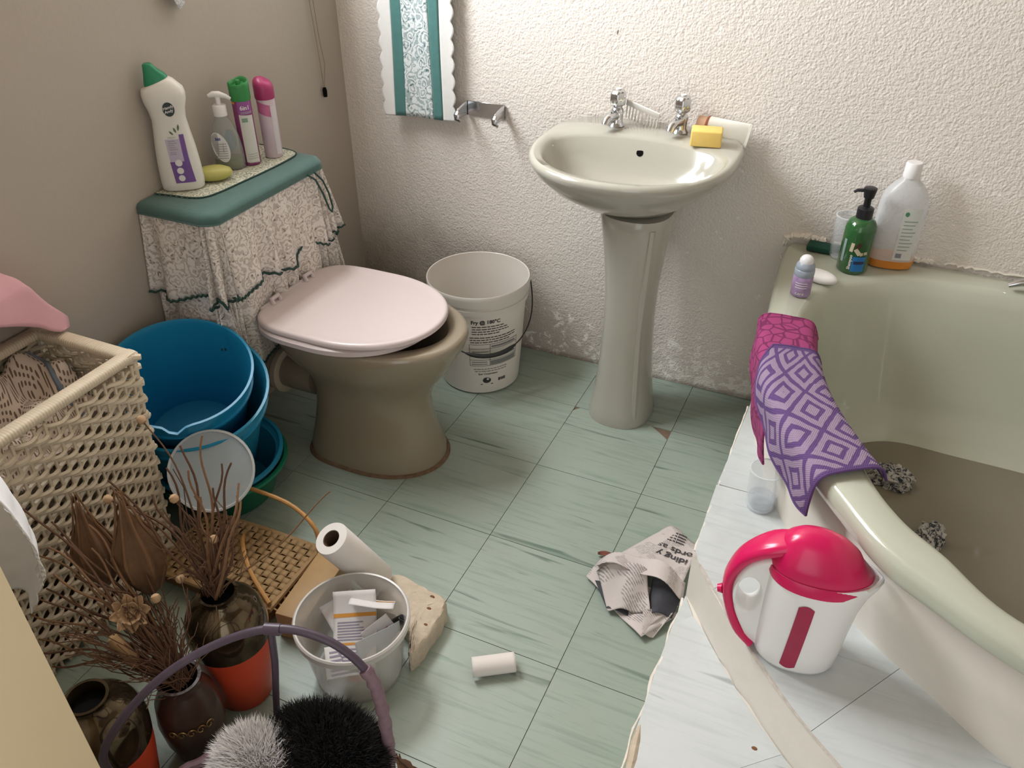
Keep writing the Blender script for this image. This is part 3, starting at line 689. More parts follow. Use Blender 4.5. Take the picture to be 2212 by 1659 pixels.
# table
for zt in (.192, .176, .150, .134, .112): pr(dense(.160, .0012, .026), zt, M_ink, name='table_rule')
for xx in (-.054, .008, .106): pr(cat(*[dense(.0012, .08, xx, 0)]), .152, M_ink, name='table_rule')
for zt, w, x, h in ((.183, .085, .055, .006), (.143, .090, .055, .006), (.122, .09, .055, .016), (.165, .05, -.022, .003), (.126, .048, -.024, .003), (.118, .048, -.024, .003)): pr(dense(w, h, x), zt, M_ink2, name='table_text')
words(.099, .108, .0028, .012); words(.0905, .102, .0028, .012)
pr(text_vf('Spar Corporation', .0085, bold=.0002), .080, M_ink, x=.002, name='lettering')
logo = cat(disc_vf(0, 0, .013, .011), [(-.02, -.013, 0), (.02, -.013, 0), (.018, -.017, 0), (-.018, -.017, 0)] and ([(-.02, -.017, 0), (.02, -.017, 0), (.02, -.014, 0), (-.02, -.014, 0)], [(0, 1, 2, 3)]))
pr(logo, .055, M_ink, x=-.002, name='emblem')
pr(disc_vf(.003, .003, .004, .004, 12), .0565, M_bk, x=-.002, name='emblem_spot')
for k in range(14): pr(dense(random.uniform(.0008, .0018), .011, .036+k*.0018), .052, M_ink, name='barcode_bar')
M_wire = plain('black_wire', (0.02, 0.02, 0.02), 0.5)
hp = []
e1 = np.array((.158*math.cos(A0+1.62), .158*math.sin(A0+1.62), .318)); e2 = np.array((.158*math.cos(A0-1.62), .158*math.sin(A0-1.62), .318))
for k in range(31):
    a = A0+1.62-3.24*k/30; w = math.sin(math.pi*k/30)
    r_ = .166+.000*w; hp.append((r_*math.cos(a), r_*math.sin(a), .318-.150*w**.8))
wh_ = mesh('wire_handle', tube(hp, .0021, 8), M_wire, buck)
gp = [hp[k] for k in range(10, 20)]
mesh('grip', tube(gp, [.003, .0065, .007, .007, .007, .007, .007, .007, .0065, .003], 10), M_wire, wh_)
for e in (e1, e2): mesh('handle_boss', xf(lathe([(.010, -.004), (.011, .002), (.006, .006)], 16), tuple(e), (0, math.pi/2, math.atan2(e[1], e[0]))), M_bk, buck)

# ================================================================== things on the cistern cover
def fmap(vf, az, bz, p, lift=.0006):
    """lay a flat drawing (x across, y up) on the front (-Y) face of a bottle with half width az(z), half depth bz(z)"""
    out = []
    for x, y, z in vf[0]:
        a, b_ = az(y), bz(y); k = min(.999, abs(x)/a)
        out.append((x, -(b_*(1-k**p)**(1/p))-lift-z, y))
    return out, vf[1]
def pgrid(x0, x1, z0, z1, nx=8, nz=8, slant=0.0):
    return grid(lambda u, v: (x0+(x1-x0)*u+slant*v, z0+(z1-z0)*v, 0), nx, nz)
def poly_fill(pts): return [(x, y, 0) for x, y in pts], [tuple(range(len(pts)))]
ZT = .7575
M_bw = plain('white_bottle_plastic', (0.72, 0.70, 0.65), 0.35, 0.03, 8)
M_gc = plain('green_cap_plastic', (0.02, 0.23, 0.115), 0.35, 0.06)
M_purp = plain('purple_print', (0.16, 0.075, 0.28), 0.45, 0.15, 60)
M_lil = plain('lilac_print', (0.50, 0.44, 0.56), 0.45, 0.08, 60)
M_grp = plain('grey_small_print', (0.36, 0.34, 0.36), 0.5)
M_wp = plain('white_print', (0.74, 0.72, 0.72), 0.5)
crm = thing('cleaner_bottle', 'white cream cleaner bottle with a slanted green cap and purple label', 'bottle', (-.556, .392, ZT), (0, 0, math.radians(38)))
za = [0, .004, .02, .06, .10, .14, .168, .19, .21, .225, .238]
aa = [.044, .049, .0505, .049, .046, .041, .038, .041, .047, .0485, .046]
ba = [.026, .031, .032, .031, .030, .028, .027, .028, .030, .030, .028]
cra = lambda z: float(np.interp(z, za, aa)); crb = lambda z: float(np.interp(z, za, ba))
R = [selli(a, b_, 2.8, 40, 0, 0, z) for z, a, b_ in zip(za, aa, ba)]
def tilt_ring(a, b_, z, cx, sl): return [(cx+x, y, z+sl*(x)) for x, y, _ in selli(a, b_, 2.5, 40)]
R += [tilt_ring(.034, .023, .249, -.006, .25), tilt_ring(.028, .020, .253, -.009, .35)]
mesh('bottle_body', loft(R), M_bw, crm, angle=1.2)
mesh('cap', loft([tilt_ring(.0275, .0195, .2535, -.009, .35), tilt_ring(.025, .018, .262, -.011, .33), tilt_ring(.018, .015, .274, -.015, .25), tilt_ring(.0125, .012, .285, -.019, .15), tilt_ring(.011, .011, .291, -.020, .05), tilt_ring(.007, .007, .294, -.020, .0)]), M_gc, crm, angle=.9)
mesh('cap_collar', loft([tilt_ring(.013, .0128, .279, -.018, .1), tilt_ring(.0135, .013, .281, -.018, .1), tilt_ring(.0125, .012, .283, -.018, .1)]), M_gc, crm)
mesh('label_panel', fmap(grid(lambda u, v: (-.012+.044*u+(-.004*v) if True else 0, .022+.105*v, 0), 12, 16), cra, crb, 2.8, .0005), M_lil, crm)
lp_ = mesh('label_panel', fmap(grid(lambda u, v: (-.012+(.046-.004*v)*u-.003*v, .022+.052*v, 0), 12, 10), cra, crb, 2.8, .0008), M_purp, crm)
mesh('label_stripe', fmap(grid(lambda u, v: (.018+.014*u+.006*(1-v)*0-.001*v, .022+.115*v, 0) if u < 1 else (.034-.012*v, .022+.115*v, 0), 5, 16), cra, crb, 2.8, .0011), M_purp, crm)
for z, r_ in ((.034, .0075), (.052, .0078), (.071, .0082)): mesh('label_disc', fmap(disc_vf(.004, z, r_, r_, 20), cra, crb, 2.8, .0014), M_wp, lp_, smooth=False)
lo_ = mesh('logo_oval', fmap(disc_vf(.008, .196, .013, .0165, 28), cra, crb, 2.8, .0008), plain('logo_dark', (0.035, 0.05, 0.05), 0.5), crm, smooth=False)
for s_, z in (('Handy', .2005), ('Andy', .1915)):
    V, F = text_vf(s_, .0092, bold=.0002); V = [(x+.008, y+z+.25*x, zz) for x, y, zz in V]
    mesh('logo_text', fmap((V, F), cra, crb, 2.8, .0013), M_wp, lo_, smooth=False, fix=False)
V, F = text_vf('CREAM', .0058); mesh('label_text', fmap(([(x+.000, y+.131, z) for x, y, z in V], F), cra, crb, 2.8, .001), M_grp, crm, smooth=False, fix=False)
for k, z in enumerate((.122, .117, .112, .107, .102, .095, .091)): mesh('label_text', fmap(pgrid(-.010, .006+.004*math.sin(k*2), z, z+.0022, 6, 2), cra, crb, 2.8, .001), M_grp, crm, smooth=False)
M_leaf = plain('leaf_print', (0.10, 0.16, 0.08), 0.5)
for (x, z, a, l) in ((.006, .149, 2.3, .013), (.013, .153, 1.9, .014), (.018, .157, 1.4, .016)):
    pts = [(x+l*t*math.cos(a)+.0024*math.sin(math.pi*t)*math.sin(a)*sg, z-.012+l*t*math.sin(a)-.0024*math.sin(math.pi*t)*math.cos(a)*sg) for sg, ts in ((1, (0, .25, .5, .75, 1)), (-1, (.75, .5, .25))) for t in ts]
    mesh('leaf_mark', fmap(poly_fill(pts), cra, crb, 2.8, .001), M_leaf, crm, smooth=False)

soap = thing('soap_cake', 'oval yellow-green cake of soap in front of the pump bottle', 'soap', (-.522, .462, ZT+.0002), (0, 0, math.radians(42)))
mesh('cake', xf(lathe([(.0, 0), (.6, .03), (.92, .25), (1, .5), (.92, .75), (.6, .95), (0, 1)], 36, False, False), (0, 0, 0), (0, 0, 0), (.046, .030, .034)), plain('green_soap', (0.46, 0.44, 0.13), 0.4, 0.15, 25, sss=.2), soap, angle=3)

def clear_plastic(name, col, alpha=0.28, rough=0.08):
    return plain(name, col, rough, 0.03, 10, alpha=alpha, spec=0.6)
M_clear = clear_plastic('clear_bottle_plastic', (0.42, 0.44, 0.42), 0.38)
pmp = thing('pump_bottle', 'clear hand wash pump bottle with a white pump and oval white label', 'bottle', (-.540, .545, ZT), (0, 0, math.radians(40)))
pz = [0, .004, .02, .05, .085, .115, .130, .140]; pa = [.034, .038, .039, .0385, .034, .024, .016, .0145]; pb_ = [.019, .023, .024, .024, .022, .018, .014, .0135]
R = [selli(a, b_, 2.2, 36, 0, 0, z) for z, a, b_ in zip(pz, pa, pb_)]
mesh('bottle_body', loft(R), M_clear, pmp, angle=1.2)
mesh('soap_residue', loft([selli(a*.93, b_*.9, 2.2, 30, 0, 0, z) for z, a, b_ in ((.003, .033, .018), (.012, .038, .023), (.030, .0385, .0235))]), plain('olive_liquid', (0.16, 0.17, 0.06), 0.15, 0.2), pmp)
ppa = lambda z: float(np.interp(z, pz, pa)); ppb = lambda z: float(np.interp(z, pz, pb_))
ol_ = mesh('oval_label', fmap(xf(disc_vf(0, 0, .020, .038, 36), (-.014, .062, 0), (0, 0, .22)), ppa, ppb, 2.2, .002), M_wp, pmp, smooth=False)
mesh('back_label', xf(disc_vf(0, 0, .015, .028, 24), (.010, .021, .066), (math.pi/2, 0, 0)), plain('blue_grey_print', (0.30, 0.40, 0.48), 0.5, .1), pmp, smooth=False)
M_blue = plain('blue_print', (0.05, 0.06, 0.26), 0.5)
V, F = text_vf('360', .009, bold=.0004); mesh('label_text', fmap(([(x-.018, y+.083, z) for x, y, z in V], F), ppa, ppb, 2.2, .003), M_blue, ol_, smooth=False, fix=False)
for k in range(7): mesh('label_text', fmap(pgrid(-.028, .001, .070-k*.006, .0722-k*.006, 6, 2), ppa, ppb, 2.2, .003), M_grp, ol_, smooth=False)
mesh('collar', lathe([(.0165, .136), (.0165, .160), (.015, .162), (.006, .163)], 28), M_wp, pmp)
mesh('stem', lathe([(.006, .160), (.0065, .182)], 16), M_wp, pmp)
mesh('pump_head', tube([(-.022, 0, .1845), (-.010, 0, .188), (.004, 0, .187), (.020, 0, .181), (.030, 0, .174)], [.004, .0075, .008, .0055, .004], 12), M_wp, pmp)

CANG = math.radians(-48)
def can(name, label, loc, r_, h, body):
    t = thing(name, label, 'spray can', loc)
    mesh('can_body', lathe([(r_*.9, 0), (r_, .003), (r_, h-.008), (r_*.92, h-.002), (r_*.85, h)], 40), body, t, angle=.8)
    return t
M_mag = plain('magenta_print', (0.24, 0.05, 0.15), 0.35, 0.1, 20)
c1 = can('spray_can', 'purple and white air freshener can with a green cap reading 6in1', (-.515, .598, ZT), .0235, .168, M_mag)
wp_ = mesh('white_panel', wrap(grid(lambda u, v: (-.012+.036*u, -.068+.122*v-.004*u, 0), 14, 3), .0235, .078, CANG, .0005), plain('pale_green_print', (0.60, 0.60, 0.56), 0.4, .05), c1)
pp_ = mesh('purple_panel', wrap(grid(lambda u, v: (-.012+.036*u, .132+.032*v, 0), 14, 3), .0235, 0, CANG, .0005), plain('violet_print', (0.28, 0.08, 0.28), 0.4, .05), c1)
mesh('lettering', wrap(text_vf('6in1', .0145, bold=.0003), .0235, .148, CANG+.25, .0009), M_wp, pp_, smooth=False, fix=False)
for k, (z, w) in enumerate(((.137, .030), (.134, .030), (.118, .014), (.030, .026), (.024, .026), (.018, .026), (.008, .024))): mesh('small_print', wrap(grid(lambda u, v: (w*u-.006, z+.0014*v, 0), 8, 2), .0235, 0, CANG, .001), M_grp, c1, smooth=False)
mesh('picture_mark', wrap(grid(lambda u, v: (-.006+.014*u, .113+.010*v, 0), 6, 2), .0235, 0, CANG, .001), plain('green_mark', (0.18, 0.33, 0.22), 0.5, .5, 90), c1)
mesh('orange_mark', wrap(grid(lambda u, v: (-.030+.012*u, .158+.005*v, 0), 6, 2), .0235, 0, CANG, .001), plain('orange_mark', (0.75, 0.25, 0.03), 0.5), c1)
M_cg = plain('bright_green_cap', (0.035, 0.24, 0.065), 0.35, .05)
R = []
for z, r_ in ((.164, .0245), (.168, .0255), (.198, .0255)): R.append([(r_*math.cos(a), r_*math.sin(a), z) for a in np.linspace(0, 2*math.pi, 40, endpoint=False)])
def notch(r_, z0): return [(r_*math.cos(a), r_*math.sin(a), z0+.007*max(0, math.cos(a-CANG-2.6))**2-.004*max(0, math.cos(a-CANG+.3))**3) for a in np.linspace(0, 2*math.pi, 40, endpoint=False)]
R += [notch(.0255, .206), notch(.023, .209), notch(.019, .206), notch(.017, .198)]
cp_ = mesh('cap', loft(R), M_cg, c1, angle=.8)
mesh('nozzle', lathe([(.006, .196), (.006, .210), (.005, .212)], 14), M_cg, cp_)
M_pk = plain('pale_lilac_print', (0.60, 0.50, 0.55), 0.35, 0.06, 20)
c2c = can('spray_can', 'pale lilac aerosol can with a rounded magenta cap behind the purple one', (-.497, .668, ZT), .0235, .158, M_pk)
mesh('magenta_fade', wrap(grid(lambda u, v: (-.028+.036*u, .120+.030*v-.012*u, 0), 14, 4), .0235, 0, CANG, .0004), plain('pink_print', (0.50, 0.14, 0.28), 0.4, .3, 60), c2c)
mesh('side_label', wrap(grid(lambda u, v: (.008+.016*u, .010+.125*v, 0), 8, 3), .0235, 0, CANG, .0005), plain('pale_label_print', (0.62, 0.58, 0.60), .45, .08, 150), c2c)
M_cm = plain('magenta_cap', (0.36, 0.035, 0.13), 0.35, .05)
def dome(r_, z0, t): return [(r_*math.cos(a), r_*math.sin(a), z0-t*(math.cos(a-.2)+1)*.5) for a in np.linspace(0, 2*math.pi, 40, endpoint=False)]
mesh('cap', loft([dome(.0245, .152, 0), dome(.0255, .156, 0), dome(.0255, .190, .012), dome(.024, .198, .013), dome(.020, .203, .012), dome(.013, .206, .010), dome(.005, .207, .008)]), M_cm, c2c, angle=1)

# ================================================================== wicker hamper with laundry
ham = thing('laundry_hamper', 'open cream wicker laundry hamper against the left wall', 'hamper', (-.478, -.27, 0))
M_wick = plain('cream_wicker', (0.64, 0.55, 0.415), 0.5, 0.14, 35, bmp=.2, bscale=120)
M_wdark = plain('wicker_core', (0.10, 0.065, 0.04), 0.9, 0.2)
HZ = .592
def ham_rect(z):
    k = z/HZ; return (-.592, -.362+.050*k, -.545-.03*k, -.094+.026*k)      # x0,x1,y0,y1
def ham_pt(s, z, o=0.0):
    x0, x1, y0, y1 = ham_rect(z); w, d = x1-x0, y1-y0; P = 2*(w+d); s = (s % 1)*P; rc = .018
    if s < d: p = (x1, y0+s); n = (1, 0)
    elif s < d+w: p = (x1-(s-d), y1); n = (0, 1)
    elif s < 2*d+w: p = (x0, y1-(s-d-w)); n = (-1, 0)
    else: p = (x0+(s-2*d-w), y0); n = (0, -1)
    o = min(o, .004) if n[0] < 0 else o
    return (p[0]+n[0]*o, p[1]+n[1]*o, z)
NS = 66; NR = 40
for k in range(NR):
    z = .02+(HZ-.045)*k/(NR-1)
    pts = []
    m_ = NS*4; jz = rng.uniform(-.0012, .0012, NS); ph = (k*1.0) % 3
    for i in range(m_):
        st = i/4.0; a = math.sin(2*math.pi*(st+ph)/3.0)
        pts.append(ham_pt(i/m_, z+.0018*math.sin(2*math.pi*(st+ph+1)/3.0)+jz[int(st) % NS], .0065*a))
    mesh('strand', tube(pts, .0050, 5, closed=True), M_wick, ham, world=True, fix=False)
for k in range(NS):
    s = (k+.5)/NS
    mesh('stake', tube([ham_pt(s, .0, 0), ham_pt(s, HZ-.01, 0)], .0036, 5), M_wick, ham, world=True, fix=False)
# wrapped rim
prs = []; nw = 200; x0, x1, y0, y1 = ham_rect(HZ)
rect = [(x1-.012, y0+.012), (x1-.012, y1-.012), (x0+.014, y1-.012), (x0+.014, y0+.012)]
for q in range(4):
    a, b_ = Vector(rect[q]), Vector(rect[(q+1) % 4]); ln = (b_-a).length; nn = int(ln/.0058); t = (b_-a)/ln; nrm = Vector((t.y, -t.x))
    rings = []
    for i in range(nn*4+1):
        s = -.014+(ln+.028)*i/(nn*4); r_ = 1+.07*abs(math.sin(math.pi*i/4)); c = a+t*s
        rings.append([(c.x+nrm.x*u*r_, c.y+nrm.y*u*r_, HZ+.004+w*r_) for u, w, _ in selli(.0165, .0105, 3.0, 14)])
    mesh('rim_wrap', loft(rings), M_wick, ham, world=True, angle=1.2)
mesh('rim_end', tube([(x1-.004, y1-.010, HZ+.004), (x1+.010, y1+.002, HZ+.002)], [.010, .006], 8), M_wick, ham, world=True)
mesh('hamper_floor', box((-.475, -.32, .012), (.19, .42, .008)), M_wdark, ham, world=True, smooth=False)
mesh('corner_post', tube([ham_pt(.0, 0, .0), (rect[0][0], rect[0][1], HZ)], .007, 6), M_wick, ham, world=True)
mesh('corner_post', tube([(-.365, -.097, 0), (x1-.006, y1-.006, HZ)], .007, 6), M_wick, ham, world=True)

def net_mat(name, col, hole, scale):
    m, nt, b = new_mat(name)
    p = objco(nt, (scale, scale, scale)); s = sep(nt, p)
    fx = mth(nt, 'ABSOLUTE', mth(nt, 'SINE', mth(nt, 'ADD', s['X'], s['Z']))); fy = mth(nt, 'ABSOLUTE', mth(nt, 'SINE', mth(nt, 'SUBTRACT', s['Y'], mth(nt, 'MULTIPLY', s['Z'], .5))))
    k = ramp(nt, mth(nt, 'MULTIPLY', fx, fy), [(0, (1, 1, 1)), (.58, (1, 1, 1)), (.68, (0, 0, 0)), (1, (0, 0, 0))])
    L(nt, mixc(nt, k, hole, col), b.inputs['Base Color']); b.inputs['Roughness'].default_value = .9
    bump(nt, b, k, .6, .002); return m
M_cro = net_mat('cream_crochet', (0.60, 0.50, 0.42), (0.16, 0.115, 0.08), 430)
M_pink = plain('pink_cotton', (0.66, 0.36, 0.41), 0.9, 0.05, 12, bmp=.15, bscale=40, sheen=.2)
lx = lambda u, a, b_: a+(b_-a)*u
cr = thing('crochet_cloth', 'cream crochet cloth with a grey-blue edge heaped in the hamper', 'cloth', (-.47, -.25, .40))
def fcl(u, v):
    x = lx(u, -.575, -.355); y = lx(v, -.53, -.105)
    z = .475+.14*math.exp(-((x+.545)/.08)**2)*(.6+.4*math.sin(5*v+.2))+.02*math.sin(13*u+9*v)+.016*math.sin(23*v-5*u)
    z += .06*math.exp(-((u-.15)/.28)**2-((v-.9)/.25)**2)
    return (x, y, min(z, .640))
mesh('fabric', grid(fcl, 44, 60), M_cro, cr, world=True, solid=.003, angle=3)
mesh('blue_edge', tube([fcl(u, .93+.03*math.sin(9*u)) for u in np.linspace(.02, .75, 24)], .006, 7), plain('grey_blue_edging', (0.16, 0.19, 0.24), .9, .2), cr, world=True)
mesh('blue_edge', tube([fcl(.62+.05*math.sin(6*v), v) for v in np.linspace(.15, .5, 18)], .0045, 7), plain('grey_blue_edging', (0.16, 0.19, 0.24), .9, .2), cr, world=True)
pk = thing('pink_cloth', 'plain pink cloth folded over the back corner of the wicker hamper', 'cloth', (-.52, -.15, .61))
def fpk(u, v):
    # u along the wall towards the corner of the hamper, v from the front hem up over the bulge to the wall
    y = lx(u, -.50, -.060); w = 1-.85*max(0, u-.86)/.14
    zt = .815-.16*max(0, (u-.74)/.26)**1.5
    prof = [(-.490, .715-.10*max(0, u-.55)/.45), (-.497, .735), (-.512, .5*(zt+.735)), (-.53, zt), (-.56, zt-.01), (-.588, zt-.06)]
    P = np.array(prof); P[:, 1] = .612+(P[:, 1]-.612)*w
    t = v*5; i = min(4, int(t)); f = t-i; p = P[i]*(1-f)+P[i+1]*f
    return (p[0]+.010*math.sin(5*u+3*v)*math.sin(math.pi*v)-.05*max(0, u-.7), y+.012*math.sin(7*v), max(.612, p[1]+.006*math.sin(11*u+4*v)+.007*math.sin(34*u-6*v)*math.sin(math.pi*v)))
mesh('fabric', grid(fpk, 40, 41), M_pink, pk, world=True, solid=.003, angle=3)

# ================================================================== stacked buckets beside the hamper
def shell(prof_o, thick=.003, n=56):
    po = list(prof_o); pi = [(max(r_-thick, .0), z+(thick if i == 0 else 0)) for i, (r_, z) in enumerate(po)]
    return lathe([(0, po[0][1])]+po+list(reversed(pi))+[(0, po[0][1]+thick)], n, False, False)
M_bb = plain('bright_blue_plastic', (0.012, 0.225, 0.42), 0.3, 0.06, 6)
M_bb2 = plain('sky_blue_plastic', (0.018, 0.25, 0.42), 0.32, 0.06, 6)
M_gr = plain('green_plastic', (0.01, 0.19, 0.10), 0.32, 0.06, 6)
cdir = Vector((.76, -.65, 0))
def tilt_rot(deg):
    return Vector((cdir.x*math.sin(math.radians(deg)), cdir.y*math.sin(math.radians(deg)), math.cos(math.radians(deg)))).to_track_quat('Z', 'Y').to_euler()
gb = thing('plastic_basin', 'green plastic basin at the bottom of the bucket stack', 'basin', (-.418, .168, 0))
mesh('basin_shell', shell([(.115, 0), (.125, .006), (.155, .095), (.166, .100), (.1735, .104), (.1735, .112), (.168, .113)]), M_gr, gb, angle=.9)
bb3 = thing('plastic_basin', 'blue plastic basin nested in the green basin', 'basin', (-.418, .166, .010), tuple(tilt_rot(4)))
mesh('basin_shell', shell([(.108, 0), (.117, .006), (.148, .118), (.160, .123), (.1655, .128), (.1655, .136), (.160, .137)]), M_bb2, bb3, angle=.9)
def bucket(name, label, loc, deg, r_, h, m, spout):
    t = thing(name, label, 'bucket', loc, tuple(tilt_rot(deg)))
    n = 64; prof = [(0, 0), (r_*.66, 0), (r_*.70, .006), (r_*.90, h*.78), (r_*.915, h*.80), (r_*.96, h*.805), (r_*.965, h*.83), (r_*.94, h*.835), (r_*.965, h*.97), (r_*1.0, h*.985), (r_*1.0, h), (r_*.965, h), (r_*.935, h*.96), (r_*.68, .012), (0, .010)]
    V, F = lathe(prof, n, False, False)
    if spout is not None:
        sl = Euler(tilt_rot(deg)).to_matrix().inverted() @ Vector(spout); spout = math.atan2(sl.y, sl.x)
        W = []
        for x, y, z in V:
            a = math.atan2(y, x); d = (a-spout+math.pi) % (2*math.pi)-math.pi
            k = math.exp(-(d/.10)**2)*max(0, (z-h*.80)/(h*.2))
            rr = math.hypot(x, y); sc_ = 1+.11*k if rr > 1e-6 else 1
            W.append((x*sc_, y*sc_, z-.004*k))
        V = W
    mesh('bucket_shell', (V, F), m, t, angle=.8)
    for a in (0.3, 0.3+math.pi):
        mesh('handle_lug', xf(box((0, 0, 0), (.008, .034, .03), .003), (r_*.978*math.cos(a), r_*.978*math.sin(a), h*.90), (0, 0, a)), m, t)
    return t
axB = Vector((cdir.x*math.sin(.30), cdir.y*math.sin(.30), math.cos(.30)))
pA = Vector((-.402, .100, .433))
bA = bucket('blue_bucket', 'topmost bright blue bucket of the stack, tipped towards the camera with a pouring lip', tuple(pA-axB*.27), math.degrees(.30), .170, .27, M_bb, (.60, -.80, 0))
pB = pA-axB*.062+Vector((.012, .004, 0))
bB = bucket('blue_bucket', 'blue bucket holding the tipped topmost one, second in the stack', tuple(pB-axB*.27), math.degrees(.30), .188, .27, M_bb2, None)
# translucent lid leaning on the stack
ld = thing('tub_cover', 'round translucent plastic tub lid leaning against the blue buckets', 'lid', (-.247, -.015, .268), tuple(Vector((.62, -.55, .56)).to_track_quat('Z', 'Y').to_euler()))
M_lid = plain('frosted_plastic', (0.60, 0.66, 0.68), 0.35, 0.04, 8, alpha=0.42)
M_lid2 = plain('frosted_lip', (0.62, 0.64, 0.64), 0.3, 0.04, 8, alpha=0.8)
mesh('disc', lathe([(0, 0), (.090, 0), (.091, .0015), (0, .0015)], 48, False, False), M_lid, ld)
mesh('lip', lathe([(.088, -.003), (.094, -.004), (.096, .0), (.095, .005), (.090, .006), (.089, .001), (.088, -.003)], 48, False, False), M_lid2, ld)

# ================================================================== woven palm basket with cane handles
M_palm = plain('palm_leaf', (0.36, 0.23, 0.105), 0.65, 0.25, 45, bmp=.3, bscale=150)
M_cane = plain('cane', (0.48, 0.25, 0.08), 0.5, 0.15, 40)
wb = thing('palm_basket', 'flat woven palm-leaf basket with cane hoop handles on the floor behind the vases', 'basket', (-.185, -.06, 0), (0, 0, .03))
bw, bd, bh = .325, .205, .055
mesh('core', box((0, 0, bh/2-.002), (bw-.012, bd-.012, bh-.008), .01), plain('palm_core', (0.16, 0.09, 0.04), .9, .2), wb)
nx_, ny_ = 17, 11; cwx, cwy = bw/nx_, bd/ny_
sw = {}
for i in range(nx_):
    for j in range(ny_):
        over = (i+j) % 2
        key = over
        if key not in sw:
            w, d = (cwx*1.04, cwy*.96) if over else (cwx*.96, cwy*1.04)
            me = grid(lambda u, v: ((u-.5)*w, (v-.5)*d, .0045*math.sin(math.pi*(u if over else v))), 6 if over else 2, 2 if over else 6)
            o = mesh('strip', me, M_palm, wb, solid=.0012, fix=False); sw[key] = o.data
        else:
            o = bpy.data.objects.new('strip', sw[key]); COL.objects.link(o); o.parent = wb
            d_ = o.modifiers.new('Solidify', 'SOLIDIFY'); d_.thickness = .0012
        o.location = (-bw/2+(i+.5)*cwx, -bd/2+(j+.5)*cwy, bh+random.uniform(0, .0012)); o.rotation_euler = (0, 0, random.uniform(-.06, .06))
for sgn in (1, -1):
    mesh('edge_binding', tube([(-bw/2, sgn*bd/2, bh-.004), (0, sgn*(bd/2+.002), bh-.001), (bw/2, sgn*bd/2, bh-.004)], .007, 8), M_palm, wb)
    mesh('edge_binding', tube([(sgn*bw/2, -bd/2, bh-.004), (sgn*(bw/2+.002), 0, bh-.001), (sgn*bw/2, bd/2, bh-.004)], .007, 8), M_palm, wb)
def hoop(path):
    P = spl(path, 60); m = mesh('hoop_handle', tube(P, [.0052*(1+.07*math.sin(k*1.9)) for k in range(60)], 8), M_cane, wb, world=True); return m
hoop([(-.345, .030, .050), (-.335, .050, .115), (-.275, .062, .150), (-.198, .066, .156), (-.10, .063, .148), (-.03, .048, .115), (-.020, .035, .052)])
hoop([(-.215, .0, .062), (-.175, -.045, .088), (-.11, -.10, .080), (-.02, -.150, .066)])
for k in range(10):
    x = -.02+random.uniform(-.004, .004); y = -.15+k*.019
    mesh('frayed_leaf', grid(lambda u, v: (x+.022*u, y+.006*v+.008*u*random.uniform(-1, 1), .052-.012*u), 4, 2), M_palm, wb, world=True, solid=.0008, fix=False)
# tan board standing on edge beside the basket
bd_ = thing('wooden_board', 'narrow tan wooden board lying between the palm basket and the clear tub', 'board', (.040, -.07, 0), (0, 0, math.radians(-84)))
mesh('plank', box((.0, 0, .038), (.20, .075, .076), .004), plain('tan_wood', (0.40, 0.25, 0.11), 0.55, 0.2, 14, bmp=.1), bd_)

# kitchen roll
ax = Vector((-.2154, -.3982, .8916)).normalized()
kr = thing('paper_towel_roll', 'white paper towel roll tilted with its cardboard core towards the camera', 'paper roll', tuple(Vector((.113, -.066, .245))-ax*.205), tuple(ax.to_track_quat('Z', 'Y').to_euler()))
M_paper = plain('white_tissue', (0.74, 0.70, 0.66), 0.9, 0.03, 30, bmp=.15, bscale=80)
mesh('tissue', lathe([(.0195, .0), (.037, .0), (.0385, .003), (.0385, .202), (.037, .205), (.0195, .205)], 40, False, False), M_paper, kr, angle=.8)
mesh('core', lathe([(.0195, .001), (.0195, .204), (.0180, .204), (.0180, .001)], 32, False, False), plain('brown_card', (0.10, 0.06, 0.035), .9, .15), kr)

# pumice-like block
M_stone = plain('porous_stone', (0.56, 0.47, 0.36), 0.95, 0.22, 40, bmp=.9, bscale=55, bdist=.006)
st = thing('stone_block', 'rough cream porous block on the floor behind the clear tub', 'stone', (.25, -.01, 0))
sp_ = [(.175, .050), (.25, .048), (.312, .040), (.334, .015), (.338, -.05), (.336, -.115), (.326, -.132), (.316, -.118), (.300, -.088), (.275, -.066), (.235, -.056), (.185, -.058)]
pts_ = spl(sp_, 60, True); rings = []
for z, sc__ in ((0, 1), (.012, 1.005), (.026, 1.0), (.040, .99), (.049, .965), (.053, .90), (.054, .6), (.054, .3)):
    cx_, cy_ = .285, -.015
    rings.append([(cx_+(p[0]-cx_)*sc__+random.uniform(-.0022, .0022), cy_+(p[1]-cy_)*sc__+random.uniform(-.0022, .0022), z+(random.uniform(-.0015, .0015) if z else 0)) for p in pts_])
mesh('block', loft(rings), M_stone, st, world=True, angle=.7)
M_rust = plain('rust_stain', (0.20, 0.09, 0.04), .9, .3)
for (x, y, r_) in ((.055, .002, .006), (.070, -.04, .005), (.045, .035, .006)): mesh('stain', xf(lathe([(r_, 0), (r_*.8, .0022), (r_*.3, .003)], 10, True, True, 1, .6), (x, y, .0535)), M_rust, st)

